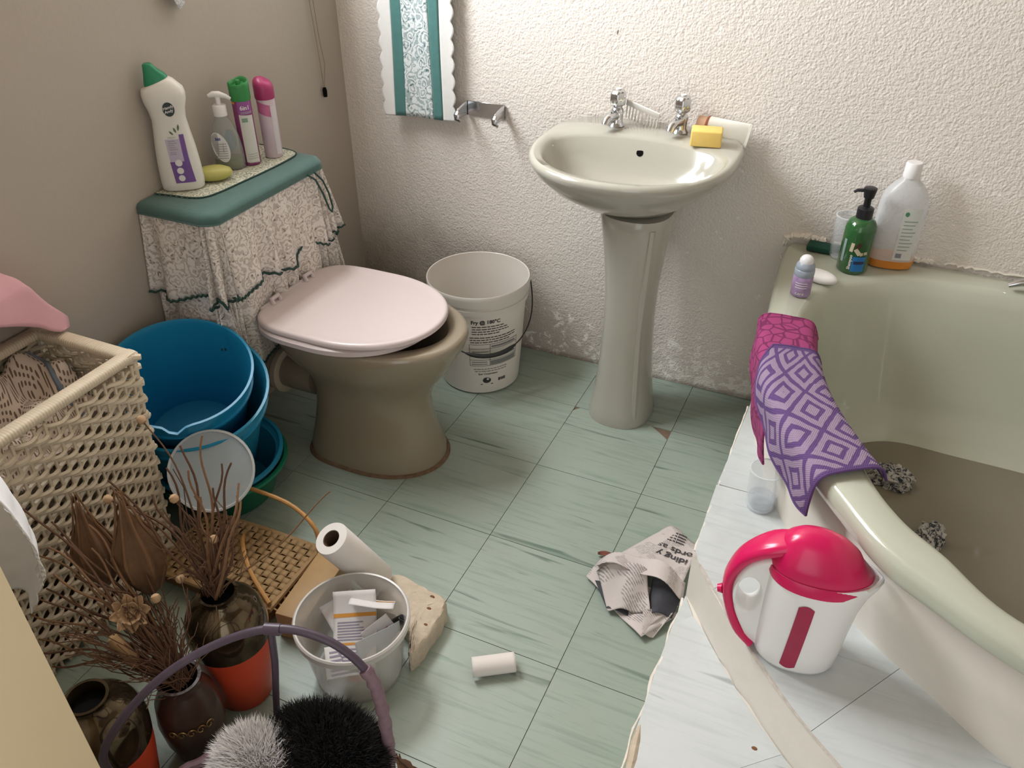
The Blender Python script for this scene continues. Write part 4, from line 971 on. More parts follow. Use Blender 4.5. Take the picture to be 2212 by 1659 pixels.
# clear tub with receipts
M_tub2 = plain('cloudy_plastic', (0.68, 0.65, 0.61), 0.22, 0.03, 8, alpha=0.50, spec=.6)
ct = thing('clear_tub', 'cloudy clear plastic tub full of crumpled receipts in front of the stone block', 'tub', (.222, -.170, 0))
mesh('tub_wall', lathe([(0, 0), (.086, 0), (.092, .005), (.108, .135), (.112, .140), (.1145, .145), (.117, .150), (.117, .163), (.1145, .165), (.1125, .158), (.106, .140), (.090, .008), (0, .004)], 56, False, False), M_tub2, ct, angle=.9)
mesh('rim_ring', lathe([(.1130, .147), (.1190, .149), (.1195, .163), (.1165, .1665), (.1130, .1655)], 56, False, False), plain('cloudy_rim', (0.66, 0.63, 0.60), .25, .03, alpha=.85), ct)
M_rc = plain('receipt_paper', (0.66, 0.63, 0.62), .85, .05, 40)
M_rp = plain('receipt_print', (0.26, 0.24, 0.32), .8, .3, 200)
M_ro = plain('receipt_orange', (0.62, 0.28, 0.05), .8)
def paper(name, label, loc, rot, w, h, curl, marks=(), m=None, group='papers in the clear tub', wig=.004):
    t = thing(name, label, 'paper', loc, rot, group)
    ph = random.uniform(0, 6)
    def S_(x, y, lift=0): return (x, y, curl*(y/h)**2*h+wig*math.sin(5*y/h+ph)+wig*.7*math.sin(4*x/w+ph)+lift)
    mesh('sheet', grid(lambda u, v: S_((u-.5)*w, (v-.5)*h), 12, 16), m or M_rc, t, solid=.0006, angle=3)
    for (x0, x1, y0, y1, mm) in marks:
        mesh('print', grid(lambda u, v: S_((x0+(x1-x0)*u-.5)*w, (y0+(y1-y0)*v-.5)*h, .0009), 6, 6), mm, t, fix=False)
        mesh('print', grid(lambda u, v: S_((x0+(x1-x0)*u-.5)*w, (y0+(y1-y0)*v-.5)*h, -.0009), 6, 6), mm, t, fix=False)
    return t
rows = lambda y0, y1, n, x0=.1, x1=.85: [(x0, x1-.25*random.random(), y0+(y1-y0)*k/n, y0+(y1-y0)*(k+.45)/n, M_rp) for k in range(n)]
paper('receipt', 'long till receipt with orange bands standing in the middle of the clear tub', (.222, -.165, .118), (math.radians(38), math.radians(-8), math.radians(22)), .092, .155, .35, [(0, 1, .66, .71, M_ro), (.2, .9, .30, .33, M_ro)]+rows(.36, .62, 7)+rows(.05, .28, 5), wig=.003)
paper('receipt', 'receipt flap folded over the top of the long till receipt', (.238, -.115, .162), (math.radians(-32), math.radians(6), math.radians(24)), .092, .062, -.5, [(.55, .98, .60, .74, M_ro)], wig=.003)
paper('paper_scrap', 'curved cloudy film strip on the right side inside the clear tub', (.277, -.165, .112), (math.radians(70), 0, math.radians(60)), .10, .05, .9, m=M_lid2)
paper('paper_scrap', 'cream paper scrap low at the left inside the clear tub', (.172, -.130, .098), (math.radians(25), math.radians(18), math.radians(-30)), .09, .075, .3)
paper('paper_scrap', 'torn white paper at the right wall of the clear tub', (.276, -.150, .112), (math.radians(50), math.radians(-20), math.radians(60)), .065, .065, .6, [(.2, .8, .5, .6, plain('crimson_print', (0.45, 0.03, 0.06), .7))])
paper('paper_scrap', 'white paper lying at the front bottom of the clear tub', (.232, -.215, .080), (math.radians(12), math.radians(8), math.radians(40)), .09, .07, .3, rows(.1, .9, 6))
sc_ = thing('wrapper_scrap', 'coral wrapper scrap at the bottom of the clear tub', 'wrapper', (.262, -.226, .064), (.2, .1, .7), 'papers in the clear tub')
mesh('foil', grid(lambda u, v: (.04*(u-.5), .025*(v-.5), .006*math.sin(9*u+4*v)), 10, 8), plain('coral_foil', (0.75, 0.16, 0.08), .4), sc_, solid=.0008)
lt = thing('cigarette_lighter', 'dark striped lighter standing in the clear tub', 'lighter', (.290, -.100, .108), (math.radians(20), math.radians(35), .4))
mesh('lighter_body', box((0, 0, 0), (.022, .010, .05), .003), plain('black_gloss', (0.02, 0.02, 0.022), .3), lt)
mesh('metal_band', box((0, 0, .018), (.0224, .0104, .004), .001), M_chrome, lt)

# torn cardboard tube on the floor
sm = thing('torn_card_tube', 'torn white toilet roll core lying alone on the floor tiles', 'cardboard tube', (.488, -.060, .0415), (math.pi, 0, math.radians(33)))
def ftube(u, v):
    a = math.radians(-35+265*u); xx = (v-.5)*.092
    if u < .12: xx = xx*1.0 if v > .42 else xx
    cut = .012*math.sin(17*v)+(.35 if .25 < v < .55 else 0)*0
    a = max(a, math.radians(-35+ (62 if v < .5 else 20)*(1-u)*(u < .5)))
    return (xx, -.0205*math.cos(a+math.pi*.5+.6), .0215+.0205*math.sin(a+math.pi*.5+.6))
mesh('card', grid(ftube, 30, 16), plain('white_card', (0.74, 0.68, 0.64), .8, .04), sm, solid=.0012, angle=3)
mesh('brown_inside', grid(lambda u, v: tuple(np.array(ftube(u, v))*np.array((.97, .95, .95))+np.array((0, 0, .001))), 30, 16), plain('brown_card_inside', (0.30, 0.15, 0.08), .9, .1), sm, solid=.0006, angle=3)

# ================================================================== newspaper on the floor
def newsprint():
    m, nt, b = new_mat('newsprint'); v = objco(nt); s_ = sep(nt, v)
    ln = mth(nt, 'SINE', mth(nt, 'MULTIPLY', mth(nt, 'ADD', s_['Y'], mth(nt, 'MULTIPLY', s_['X'], .6)), 1150.0))
    bl = noise(nt, v, 20, 2); gap = noise(nt, v, 160, 1)
    k = ramp(nt, bl, [(0, (0, 0, 0)), (.52, (0, 0, 0)), (.56, (1, 1, 1)), (1, (1, 1, 1))])
    k = mth(nt, 'MULTIPLY', k, ramp(nt, mth(nt, 'ADD', mth(nt, 'MULTIPLY', ln, .35), gap), [(0, (0, 0, 0)), (.55, (0, 0, 0)), (.7, (1, 1, 1)), (1, (1, 1, 1))]))
    base = mixc(nt, noise(nt, v, 12, 3), (0.50, 0.44, 0.42), (0.64, 0.58, 0.55))
    L(nt, mixc(nt, mth(nt, 'MULTIPLY', k, .6), base, (0.10, 0.09, 0.10)), b.inputs['Base Color']); b.inputs['Roughness'].default_value = .9
    bump(nt, b, noise(nt, v, 30, 3), .35, .004); return m
M_news = newsprint()
M_nink = plain('newsprint_ink', (0.05, 0.045, 0.05), .8, .3, 60)
M_nph = plain('newsprint_photo', (0.045, 0.045, 0.055), .7, .7, 30)
nw = thing('newspaper', 'crumpled folded newspaper on the floor beside the bath step', 'newspaper', (.69, .33, 0))
def sheet(name, quad, hgt, m=M_news, nu=24, nv=24, solid=.0012):
    """quad: four world corners (x,y,z); hgt(u,v): added height"""
    a, b_, c, d = [np.array(p) for p in quad]
    return mesh(name, grid(lambda u, v: (a*(1-u)*(1-v)+b_*u*(1-v)+c*u*v+d*(1-u)*v)+np.array((0, 0, hgt(u, v))), nu, nv), m, nw, world=True, solid=solid, angle=3)
sheet('back_page', [(.590, .300, .012), (.800, .300, .05), (.800, .47, .016), (.715, .515, .010)], lambda u, v: .006*math.sin(6*u)+.018*math.sin(math.pi*u)*(1-v))
sheet('lower_page', [(.578, .265, .004), (.752, .142, .006), (.812, .235, .02), (.60, .325, .02)], lambda u, v: .006*math.sin(8*u+3*v)+.004)
sheet('lower_page', [(.586, .272, .010), (.748, .158, .012), (.806, .245, .03), (.61, .325, .03)], lambda u, v: .005*math.sin(7*u+2*v))
sheet('upper_fold', [(.590, .312, .018), (.806, .300, .060), (.812, .252, .052), (.600, .255, .060)], lambda u, v: .055*math.sin(math.pi*min(1, u*1.05))*(1-.25*v)+.012*math.sin(10*u))
sheet('inner_fold', [(.604, .262, .040), (.720, .270, .088), (.752, .205, .030), (.660, .185, .016)], lambda u, v: .030*math.sin(math.pi*u)*(1-v)+.006*math.sin(9*u+5*v))
sheet('dark_photo_page', [(.604, .255, .016), (.720, .265, .02), (.715, .190, .014), (.655, .190, .012)], lambda u, v: .004*math.sin(5*u), M_nph)
sheet('dark_photo_page', [(.735, .275, .060), (.808, .270, .055), (.800, .215, .028), (.745, .200, .022)], lambda u, v: .010*math.sin(4*u), M_nph)
sheet('corner_fold', [(.735, .205, .030), (.800, .225, .036), (.775, .160, .012), (.752, .150, .012)], lambda u, v: .008*math.sin(3*u+2))
def news_text(s_, c, size, rz, m=M_nink):
    V, F = text_vf(s_, size, bold=.0005)
    W = []
    a, b_, cc, d = [np.array(p) for p in ((.590, .300, .012), (.800, .300, .05), (.800, .47, .016), (.715, .515, .010))]
    for x, y, z in V:
        px = c[0]+x*math.cos(rz)-y*math.sin(rz); py = c[1]+x*math.sin(rz)+y*math.cos(rz)
        v = min(1, max(0, (py-.30)/.19)); u = min(1, max(0, (px-(.59+.125*v))/((.80)-(.59+.125*v)+1e-6)))
        q = a*(1-u)*(1-v)+b_*u*(1-v)+cc*u*v+d*(1-u)*v
        W.append((px, py, q[2]+.006*math.sin(6*u)+.018*math.sin(math.pi*u)*(1-v)+.0018))
    mesh('headline', (W, F), m, nw, world=True, smooth=False, fix=False)
news_text('ords as', (.752, .418), .030, math.pi-.02)
news_text('iding y', (.752, .386), .030, math.pi-.02)
for k in range(4): news_text('noted in the', (.745, .450+k*.011), .0085, math.pi+.12)

# ================================================================== vases and dried arrangement
M_red = plain('orange_red_glaze', (0.62, 0.065, 0.022), 0.42, 0.10, 8)
M_metal = plain('dark_bronze_glaze', (0.10, 0.075, 0.045), 0.10, 0.8, 26, metal=.85)
def vase(label, loc):
    t = thing('vase', label, 'vase', loc, group='orange vases with bronze necks')
    mesh('body', lathe([(0, 0), (.050, 0), (.054, .004), (.062, .06), (.0715, .13), (.0755, .175)], 48, False, True), M_red, t, angle=.9)
    nk_ = mesh('neck', lathe([(.0757, .172), (.0775, .19), (.0785, .212), (.075, .236), (.066, .258), (.050, .274), (.036, .282), (.033, .290), (.036, .298), (.031, .298), (.028, .288), (.03, .27)], 48, False, False), M_metal, t, angle=1)
    mesh('mouth', xf(lathe([(.0, 0), (.030, 0)], 24, False, False), (0, 0, .272)), M_black, nk_)
    return t
vase('orange vase with a glossy bronze neck between the palm basket and the purple hoop basket', (.035, -.315, 0))
vase('orange and bronze vase half hidden by the cream door', (-.012, -.585, 0))
pot = thing('brown_pot', 'dark brown round pot with gold scroll ornament between the two orange vases', 'pot', (.040, -.452, 0))
mesh('pot_body', lathe([(0, 0), (.040, 0), (.044, .005), (.056, .06), (.060, .11), (.054, .16), (.040, .19), (.036, .205), (.040, .214), (.034, .214), (.030, .2)], 40, False, False), plain('brown_glaze', (0.055, 0.030, 0.022), .25, .3, 20), pot)
M_gold = plain('dull_gold', (0.30, 0.19, 0.07), .35, .3, metal=.7)
for k in range(5):
    a = math.radians(-75+k*16); r_ = .061; c = Vector((r_*math.cos(a), r_*math.sin(a), .125))
    mesh('scroll', tube([(c.x+.009*math.cos(t)*-math.sin(a)*(1-t/9), c.y+.009*math.cos(t)*math.cos(a)*(1-t/9), c.z+.011*math.sin(t)*(1-t/9)) for t in np.linspace(0, 7, 20)], .0014, 5), M_gold, pot)
M_stem = plain('dry_stem', (0.105, 0.050, 0.026), .85, .35, 60)
M_stem2 = plain('pale_dry_stem', (0.20, 0.105, 0.05), .85, .3, 60)
M_pod = plain('dry_pod', (0.16, 0.085, 0.042), .8, .35, 50, bmp=.5, bscale=80)
M_bud = plain('tan_bud', (0.42, 0.27, 0.15), .8, .2, 60)
dry_n = [0]
def stem_path(a, b_, bow, n=16):
    a, b_ = np.array(a), np.array(b_); d = b_-a; side = np.cross(d, (0, 0, 1.0)); side = side/(np.linalg.norm(side)+1e-9)
    ph = random.uniform(0, 6); P = []
    for k in range(n):
        t = k/(n-1)
        P.append(a+d*t+np.array((0, 0, 1))*bow*math.sin(math.pi*t)*.6+side*(bow*.5*math.sin(math.pi*t)+WAVE[0]*math.sin(9*t+ph)*t))
    return P
WAVE = [.004]
def dried(name, label, a, b_, bow=.03, head=None, m=None, r_=.0022, group='dried stems in the vases', hd=None, hs=1.0):
    t = thing(name, label, 'dried flower', tuple(a), group=group)
    P = stem_path(a, b_, bow)
    mesh('stem', tube(P, [r_*(1-.45*k/(len(P)-1)) for k in range(len(P))], 6), m or M_stem, t, world=True)
    d = Vector(hd) if hd else Vector(tuple(P[-1]-P[-3])).normalized(); q = d.to_track_quat('Z', 'Y').to_euler()
    if head == 'ball':
        mesh('seed_ball', xf(lathe([(0, -.009), (.006, -.0075), (.009, -.001), (.0075, .005), (.003, .008), (0, .0085)], 14, False, False), tuple(P[-1]), q), M_bud, t, world=True)
    if head == 'pod':
        R = []
        for z, rr in ((-.085, .003), (-.07, .015), (-.045, .025), (-.02, .028), (.005, .022), (.03, .012), (.055, .004), (.07, .0015)):
            R.append([((rr*(1+.16*math.cos(7*a_)))*math.cos(a_), (rr*(1+.16*math.cos(7*a_)))*math.sin(a_), z) for a_ in np.linspace(0, 2*math.pi, 42, endpoint=False)])
        mesh('seed_pod', xf(loft(R), tuple(P[-1]), q, (hs,)*3), M_pod, t, world=True, angle=1.5)
        for k in range(7):
            a_ = 2*math.pi*k/7
            mesh('pod_rib', xf(tube([(.012*math.cos(a_), .012*math.sin(a_), -.075), (.029*math.cos(a_), .029*math.sin(a_), -.04), (.031*math.cos(a_), .031*math.sin(a_), -.01), (.016*math.cos(a_), .016*math.sin(a_), .03), (.004*math.cos(a_+1), .004*math.sin(a_+1), .085)], [.001, .0022, .0024, .0018, .0006], 5), tuple(P[-1]), q, (hs,)*3), M_stem2, t, world=True)
    if head == 'rose':
        for ring, (nn, rr, tl) in enumerate(((5, .010, .2), (7, .018, .7), (8, .024, 1.1))):
            for k in range(nn):
                a_ = 2*math.pi*k/nn+ring*.4
                pet = grid(lambda u, v: ((u-.5)*.016*math.sin(math.pi*(.15+.8*v)), .002+rr*v*math.sin(tl), rr*v*math.cos(tl)+.002*math.cos(math.pi*(u-.5))*-1), 5, 5)
                mesh('petal', xf(xf(pet, (0, 0, 0), (0, 0, a_)), tuple(P[-1]), q, (hs,)*3), M_bud, t, world=True, solid=.001, fix=False, angle=3)
        mesh('heart', xf(lathe([(0, -.006), (.008, -.002), (.009, .006), (.004, .012), (0, .013)], 12, False, False), tuple(P[-1]), q), M_bud, t, world=True)
    if head == 'cattail':
        mesh('spike', xf(lathe([(0, -.05), (.009, -.046), (.0115, -.03), (.012, .01), (.010, .022), (.003, .027), (0, .028)], 16, False, False), tuple(P[-1]), q), plain('cattail_brown', (0.34, 0.21, 0.10), .9, .15), t, world=True)
    if head == 'leaf':
        pass
    return t
m1 = (.022, -.312, .285); m2 = (-.015, -.575, .285); mp = (.04, -.452, .20)
specs = [
 ('dried_bud', 'dried stem with a tan bud standing tallest, in front of the hamper edge', m1, (-.174, -.20, .565), .04, 'ball', None, 1),
 ('dried_bud', 'dried stem with a small tan ball below the translucent lid', m1, (-.059, -.27, .465), .02, 'ball', None, 1),
 ('dried_bud', 'dried stem with a pinkish ball in front of the middle of the hamper', m1, (-.159, -.33, .477), .03, 'ball', None, 1),
 ('dried_bud', 'short dried stem with a tan ball just above the bronze neck', m1, (.014, -.27, .387), .015, 'ball', None, 1),
 ('dried_bud', 'bent dried stem with a tan ball left of the bronze neck', m1, (-.030, -.335, .325), .02, 'ball', None, 1),
 ('dried_pod', 'slim dark brown ribbed seed pod in front of the hamper', mp, (-.210, -.36, .375), .02, 'pod', (-.15, .1, 1), 1.25),
 ('dried_pod', 'large tan ribbed seed pod in front of the hamper', mp, (-.105, -.352, .400), .02, 'pod', (-.08, .05, 1), 1.45),
 ('dried_rose', 'dried tan rose head among the stems', mp, (-.060, -.43, .318), .03, 'rose', (.5, -.5, .6), 1.5),
 ('dried_rose', 'small dried bud beside the tan rose head', mp, (-.014, -.405, .352), .02, 'ball', None, 1),
 ('cattail', 'brown cattail spike slanting left of the purple hoop', mp, (-.050, -.478, .282), .02, 'cattail', (-.6, .0, .7), 1),
]
for nm, lb, a, b_, bow, h_, hd, hs in specs: dried(nm, lb, a, b_, bow, h_, r_=.0024, hd=hd, hs=hs)
WAVE[0] = .011
# bare stems, fanning from each mouth
fan1 = [(-.049, -.18, .551), (-.081, -.20, .533), (.027, -.20, .525), (.058, -.22, .496), (-.02, -.19, .50), (-.10, -.24, .50), (.06, -.24, .45), (-.132, -.33, .537), (.00, -.22, .47), (-.06, -.23, .43), (.04, -.23, .41), (-.20, -.30, .46), (.075, -.245, .49), (.02, -.21, .44), (-.09, -.28, .38), (-.03, -.24, .52), (-.13, -.26, .44), (.05, -.26, .40)]
fan2 = [(-.25, -.42, .501), (-.286, -.42, .359), (-.274, -.45, .292), (-.276, -.50, .20), (-.248, -.52, .22), (-.22, -.44, .42), (-.20, -.41, .34), (-.17, -.40, .40), (-.25, -.47, .33), (-.19, -.50, .26), (-.23, -.43, .28), (-.15, -.44, .30), (-.26, -.40, .43), (-.20, -.46, .38), (-.12, -.42, .36), (-.27, -.48, .27), (-.21, -.52, .19), (-.16, -.47, .24), (-.10, -.46, .27), (-.13, -.50, .22), (-.23, -.40, .38), (-.18, -.38, .44), (-.08, -.40, .33), (-.14, -.38, .30)]
for i, b_ in enumerate(fan1):
    a = (m1[0]+random.uniform(-.014, .014), m1[1]+random.uniform(-.014, .014), m1[2])
    dried('dried_twig', 'thin bare dried stem rising from the bronze-necked vase', a, b_, random.uniform(-.03, .05), None, M_stem if i % 3 else M_stem2, .0034)
for i, b_ in enumerate(fan2):
    a = (mp[0]+random.uniform(-.012, .012), mp[1]+random.uniform(-.012, .012), mp[2])
    dried('dried_twig', 'thin bare dried stem leaning left over the hamper from the brown pot', a, b_, random.uniform(.0, .05), None, M_stem2 if i % 2 else M_stem, .0034, group='dried stems in the brown pot')
dried('dried_twig', 'single long dried stem arching right over the palm basket', m1, (.245, -.20, .531), -.05, None, M_stem2, .0022)
# dry grass tuft on the pot
gt = tag(mesh('dried_grass', cat(*[tube(stem_path((.04+random.uniform(-.02, .02), -.452+random.uniform(-.02, .02), .205), (.04+random.uniform(-.19, .03), -.452+random.uniform(-.09, .11), .205+random.uniform(.0, .17)), random.uniform(-.02, .03), 7), .0010, 4) for k in range(150)]), M_stem, world=False), 'tangle of fine dried grass spilling from the brown pot', 'dried grass'); gt['kind'] = 'stuff'
gt2 = tag(mesh('dried_grass', cat(*[tube(stem_path((m1[0]+random.uniform(-.018, .018), m1[1]+random.uniform(-.018, .018), .287), (m1[0]+random.uniform(-.16, .06), m1[1]+random.uniform(-.05, .12), .287+random.uniform(.05, .20)), random.uniform(-.02, .03), 7), .0010, 4) for k in range(45)]), M_stem, world=False), 'fine dried grass around the stems in the bronze-necked vase', 'dried grass'); gt2['kind'] = 'stuff'

# ================================================================== purple hoop basket with furry bag
M_hoop = plain('purple_vinyl', (0.075, 0.052, 0.075), .4, .15, 60)
M_wrap = plain('mauve_wrapping', (0.20, 0.125, 0.15), .6, .3, 90)
hb = thing('hoop_basket', 'basket with a thin dark purple hoop handle at the bottom of the photo', 'basket', (.285, -.535, 0))
rot_b = math.radians(32)
def b_ring(a, b_, z, n=40): return selli(a, b_, 2.0, n, 0, 0, z, rot_b)
mesh('basket_wall', loft([b_ring(.15, .10, 0), b_ring(.17, .112, .03), b_ring(.19, .122, .065), b_ring(.208, .130, .10), b_ring(.202, .124, .10), b_ring(.182, .115, .065), b_ring(.16, .105, .03), b_ring(.14, .09, .01)]), plain('brown_basketry', (0.10, 0.058, 0.04), .8, .4, 90, bmp=.8, bscale=70, bdist=.004), hb, angle=2)
hp = spl([(.105, -.645, .10), (.098, -.650, .22), (.100, -.648, .31), (.150, -.577, .40), (.218, -.504, .45), (.305, -.451, .480), (.385, -.424, .462), (.440, -.412, .405), (.462, -.415, .335), (.470, -.422, .22), (.463, -.427, .10)], 70)
mesh('hoop_handle', tube(hp, .0068, 10), M_hoop, hb, world=True)
mesh('cross_handle', tube(spl([(.302, -.452, .476), (.285, -.440, .42), (.262, -.425, .34), (.235, -.418, .22), (.222, -.425, .10)], 20), .006, 8), M_hoop, hb, world=True)
mesh('handle_knot', tube([(.293, -.455, .478), (.317, -.447, .479)], .0095, 10), M_hoop, hb, world=True)
coil = []
for k in range(240):
    t = k/239; i = 69-int(t*22); p = np.array(hp[i])
    coil.append((p[0]+.0105*math.cos(k*.62), p[1]+.0105*math.sin(k*.62), .395-.185*t if False else p[2]))
mesh('handle_wrap', tube([hp[i] for i in range(48, 70)], [.0105+.0018*math.sin(i*2.6) for i in range(22)], 10), M_wrap, hb, world=True)
mesh('rim_braid', tube([(x+.006*math.cos(k*1.3)*0, y, z+.004*math.sin(k*1.5)) for k, (x, y, z) in enumerate(selli(.206, .128, 2, 90, 0, 0, .103, rot_b))], .009, 8, closed=True), M_wrap, hb)
fb = thing('furry_bag', 'black long-haired fur bag lying in the hoop basket', 'fur bag', (.365, -.475, .17))
M_fur = plain('black_fur', (0.006, 0.005, 0.005), .9, .2)
M_furw = plain('white_fur', (0.74, 0.70, 0.68), .9, .1)
def furry(root, name, C, rad, n, ln, m, up, core_m, seedv):
    r_ = random.Random(seedv); V = []; F = []
    mesh(name+'_hide', xf(lathe([(0, -1), (.6, -.8), (.95, -.3), (1, .1), (.85, .55), (.5, .87), (0, 1)], 28, False, False), C, (0, 0, .5), rad), core_m, root, world=True, angle=3)
    parts = []
    for k in range(n):
        th = r_.uniform(0, 2*math.pi); cz = r_.uniform(-.2, 1); s_ = math.sqrt(1-cz*cz)
        d = Vector((s_*math.cos(th), s_*math.sin(th), cz)); p = Vector((C[0]+d.x*rad[0]*.96, C[1]+d.y*rad[1]*.96, C[2]+d.z*rad[2]*.96))
        g = (d+Vector((r_.uniform(-.5, .5), r_.uniform(-.5, .5), r_.uniform(-.2, .5)))+Vector(up)).normalized(); l = ln*r_.uniform(.5, 1.2)
        side = g.cross(Vector((r_.uniform(-1, 1), r_.uniform(-1, 1), r_.uniform(-1, 1)))).normalized()*.0009
        q1 = p+g*l*.5+Vector((0, 0, -.002)); q2 = p+g*l+Vector((r_.uniform(-.004, .004), r_.uniform(-.004, .004), -.006))
        o = len(V); V += [tuple(p-side), tuple(p+side), tuple(q1+side*.8), tuple(q1-side*.8), tuple(q2)]; F += [(o, o+1, o+2, o+3), (o+3, o+2, o+4)]
    h = mesh(name+'_hair', (V, F), m, root, world=True, fix=False, smooth=False); h['kind'] = 'stuff'
furry(fb, 'black', (.378, -.470, .225), (.100, .070, .055), 9000, .030, M_fur, (0, 0, .3), M_fur, 3)
fw = thing('white_fur_piece', 'white fluffy fur beside the black furry bag in the hoop basket', 'fur', (.275, -.535, .17))
furry(fw, 'white', (.290, -.535, .225), (.060, .048, .050), 6000, .034, M_furw, (-.2, 0, .3), M_furw, 5)
# dry leaf tuft outside the basket
lf = thing('dry_leaf_tuft', 'dry brown leaf tuft hanging on the right outside of the hoop basket', 'dried leaves', (.49, -.40, .0))
for k in range(9):
    a = random.uniform(-.5, .8); b0 = (.478+random.uniform(-.006, .006), -.412+random.uniform(-.006, .006), .20); b1 = (.495+.03*random.random(), -.41+.04*a*.5, .20-random.uniform(.03, .12))
    mesh('leaf', tube(stem_path(b0, b1, .02, 8), [.001, .002, .004, .005, .0045, .003, .002, .0005], 6, flat=.25), M_stem2 if k % 2 else M_stem, lf, world=True)

# white lace cloth hanging on the far side of the door
wc = thing('white_lace_cloth', 'white cloth with a scalloped lace edge hanging behind the cream door', 'cloth', (.10, -.72, .5))
def fwc(u, v):
    z = .555+.42*v
    edge = .122-.13*max(0, (.73-z)/.2)**1.3-.08*max(0, (z-.78)/.12)**1.5+.006*abs(math.sin(z*60))
    x = -.30+(edge+.30)*u
    return (x, -.615+.016*math.sin(9*u+2*v)+.010*math.sin(17*u), z)
mesh('fabric', grid(fwc, 50, 60), plain('white_linen', (0.70, 0.69, 0.70), .9, .04, 30, bmp=.2, bscale=80), wc, world=True, solid=.002, angle=3)
mesh('lace_edge', grid(lambda u, v: tuple(np.array(fwc(.965+.07*u, .28+.34*v))+np.array((0, -.002, 0))), 6, 40), M_lwhite, wc, world=True, solid=.001, angle=3)
mesh('hanging_rail', tube([(-.598, -.618, .98), (.04, -.612, .98)], .008, 10), M_chrome, wc, world=True)

# ================================================================== kettle on the upper step
M_kw = plain('white_kettle_plastic', (0.86, 0.85, 0.84), 0.25, 0.01, 4)
M_kp = plain('crimson_kettle_plastic', (0.62, 0.012, 0.10), 0.22, 0.05, 6)
ket = thing('electric_kettle', 'white electric kettle with a crimson lid and handle back standing on the upper bath step', 'kettle', (1.050, .041, ZU+.0002), (0, 0, math.radians(6)))
def kring(xc, a, b_, z, nose=0.0, n=56, p=2.3):
    out = []
    for i in range(n):
        t = 2*math.pi*i/n; c, s = math.cos(t), math.sin(t)
        x = a*math.copysign(abs(c)**(2/p), c); y = b_*math.copysign(abs(s)**(2/p), s)
        if nose and c > 0: x += nose*max(0, c)**6; 
        out.append((xc+x, y, z))
    return out
kz = [0, .004, .012, .05, .10, .15, .185, .205, .217]
ka = [.062, .069, .072, .0745, .0765, .078, .079, .080, .0795]
kb = [.050, .056, .059, .062, .0635, .063, .060, .057, .055]
kn = [0, 0, 0, 0, 0, .002, .010, .020, .024]
mesh('kettle_body', loft([kring(.004*z/.2, a, b_, z, n_) for z, a, b_, n_ in zip(kz, ka, kb, kn)]), M_kw, ket, angle=1.0)
lz = [.2172, .222, .236, .252, .268, .280, .287, .290]
la = [.0780, .0780, .0740, .0670, .0540, .0380, .0220, .008]
lb = [.0535, .0535, .0510, .0460, .0370, .0260, .0150, .006]
lc = [.002, .002, .001, -.001, -.005, -.009, -.011, -.012]
mesh('lid', loft([kring(c, a, b_, z, .012 if z < .23 else 0) for z, a, b_, c in zip(lz, la, lb, lc)]), M_kp, ket, angle=1.2)
# lid apron dips towards the handle and spout on both flanks
mesh('lid_apron', loft([kring(.001, .0765, .0605, .198, .012), kring(.002, .0805, .0590, .2065, .016), kring(.002, .0795, .0550, .2185, .016)], True, False, False), M_kp, ket)
def strap(path, w, th, n=26, m=None, name='strap'):
    P = spl(path, n); rings = []
    for k in range(n):
        a = np.array(P[max(0, k-1)]); b_ = np.array(P[min(n-1, k+1)]); t = (b_-a)/np.linalg.norm(b_-a); nr = np.array((t[2], 0, -t[0]))
        ww = np.interp(k/(n-1), np.linspace(0, 1, len(w)), w); tt = np.interp(k/(n-1), np.linspace(0, 1, len(th)), th)
        rings.append([tuple(np.array(P[k])+nr*(x_*tt)+np.array((0, 1, 0))*(y_*ww)) for x_, y_, _ in selli(1, 1, 2.6, 18)])
    return mesh(name, loft(rings), m, ket, angle=1.2)
hb_k = strap([(-.015, 0, .262), (-.070, 0, .246), (-.110, 0, .212), (-.130, 0, .170), (-.134, 0, .130), (-.124, 0, .085), (-.104, 0, .040), (-.076, 0, .012)], [.024, .030, .024, .021, .021, .022, .026, .030], [.016, .014, .012, .010, .010, .010, .011, .010], 34, M_kp, 'handle_back')
# white grip plate with an oval finger hole
def grip_plate():
    hc = np.array((-.098, .134)); out = spl([(-.030, .228), (-.068, .226), (-.100, .207), (-.119, .174), (-.1255, .135), (-.118, .092), (-.100, .050), (-.078, .016), (-.045, .012), (-.035, .10), (-.032, .17)], 160, True)
    d = np.array(out)-hc; th = np.arctan2(d[:, 1], d[:, 0]); rr = np.hypot(d[:, 0], d[:, 1]); o = np.argsort(th); th, rr = th[o], rr[o]
    th = np.concatenate([th-2*np.pi, th, th+2*np.pi]); rr = np.concatenate([rr]*3); n = 72; rings = []
    def ring(kind, y):
        R_ = []
        for i in range(n):
            a_ = 2*math.pi*i/n
            if kind[0] == 'h': r_ = 1/math.sqrt((math.cos(a_)/(.0185+kind[1]))**2+(math.sin(a_)/(.038+kind[1]))**2)
            else: r_ = np.interp(a_, th, rr)-kind[1]
            R_.append((hc[0]+r_*math.cos(a_), y, hc[1]+r_*math.sin(a_)))
        return R_
    w = .023
    for kd, y in ((('h', 0), .0), (('h', .0005), -w+.010), (('h', .003), -w+.003), (('h', .007), -w), (('o', .007), -w), (('o', .002), -w+.003), (('o', 0), -w+.010), (('o', 0), w-.010), (('o', .002), w-.003), (('o', .007), w), (('h', .007), w), (('h', .003), w-.003), (('h', .0005), w-.010), (('h', 0), 0.0)): rings.append(ring(kd, y))
    return loft(rings, True, False, False)
mesh('handle_grip', grip_plate(), M_kw, ket, angle=1.3)
mesh('switch', tube([(-.142, -.006, .118), (-.150, -.006, .116)], [.0095, .007], 14), M_kp, hb_k)
kaf = lambda z: float(np.interp(z, kz, ka)); kbf = lambda z: float(np.interp(z, kz, kb))
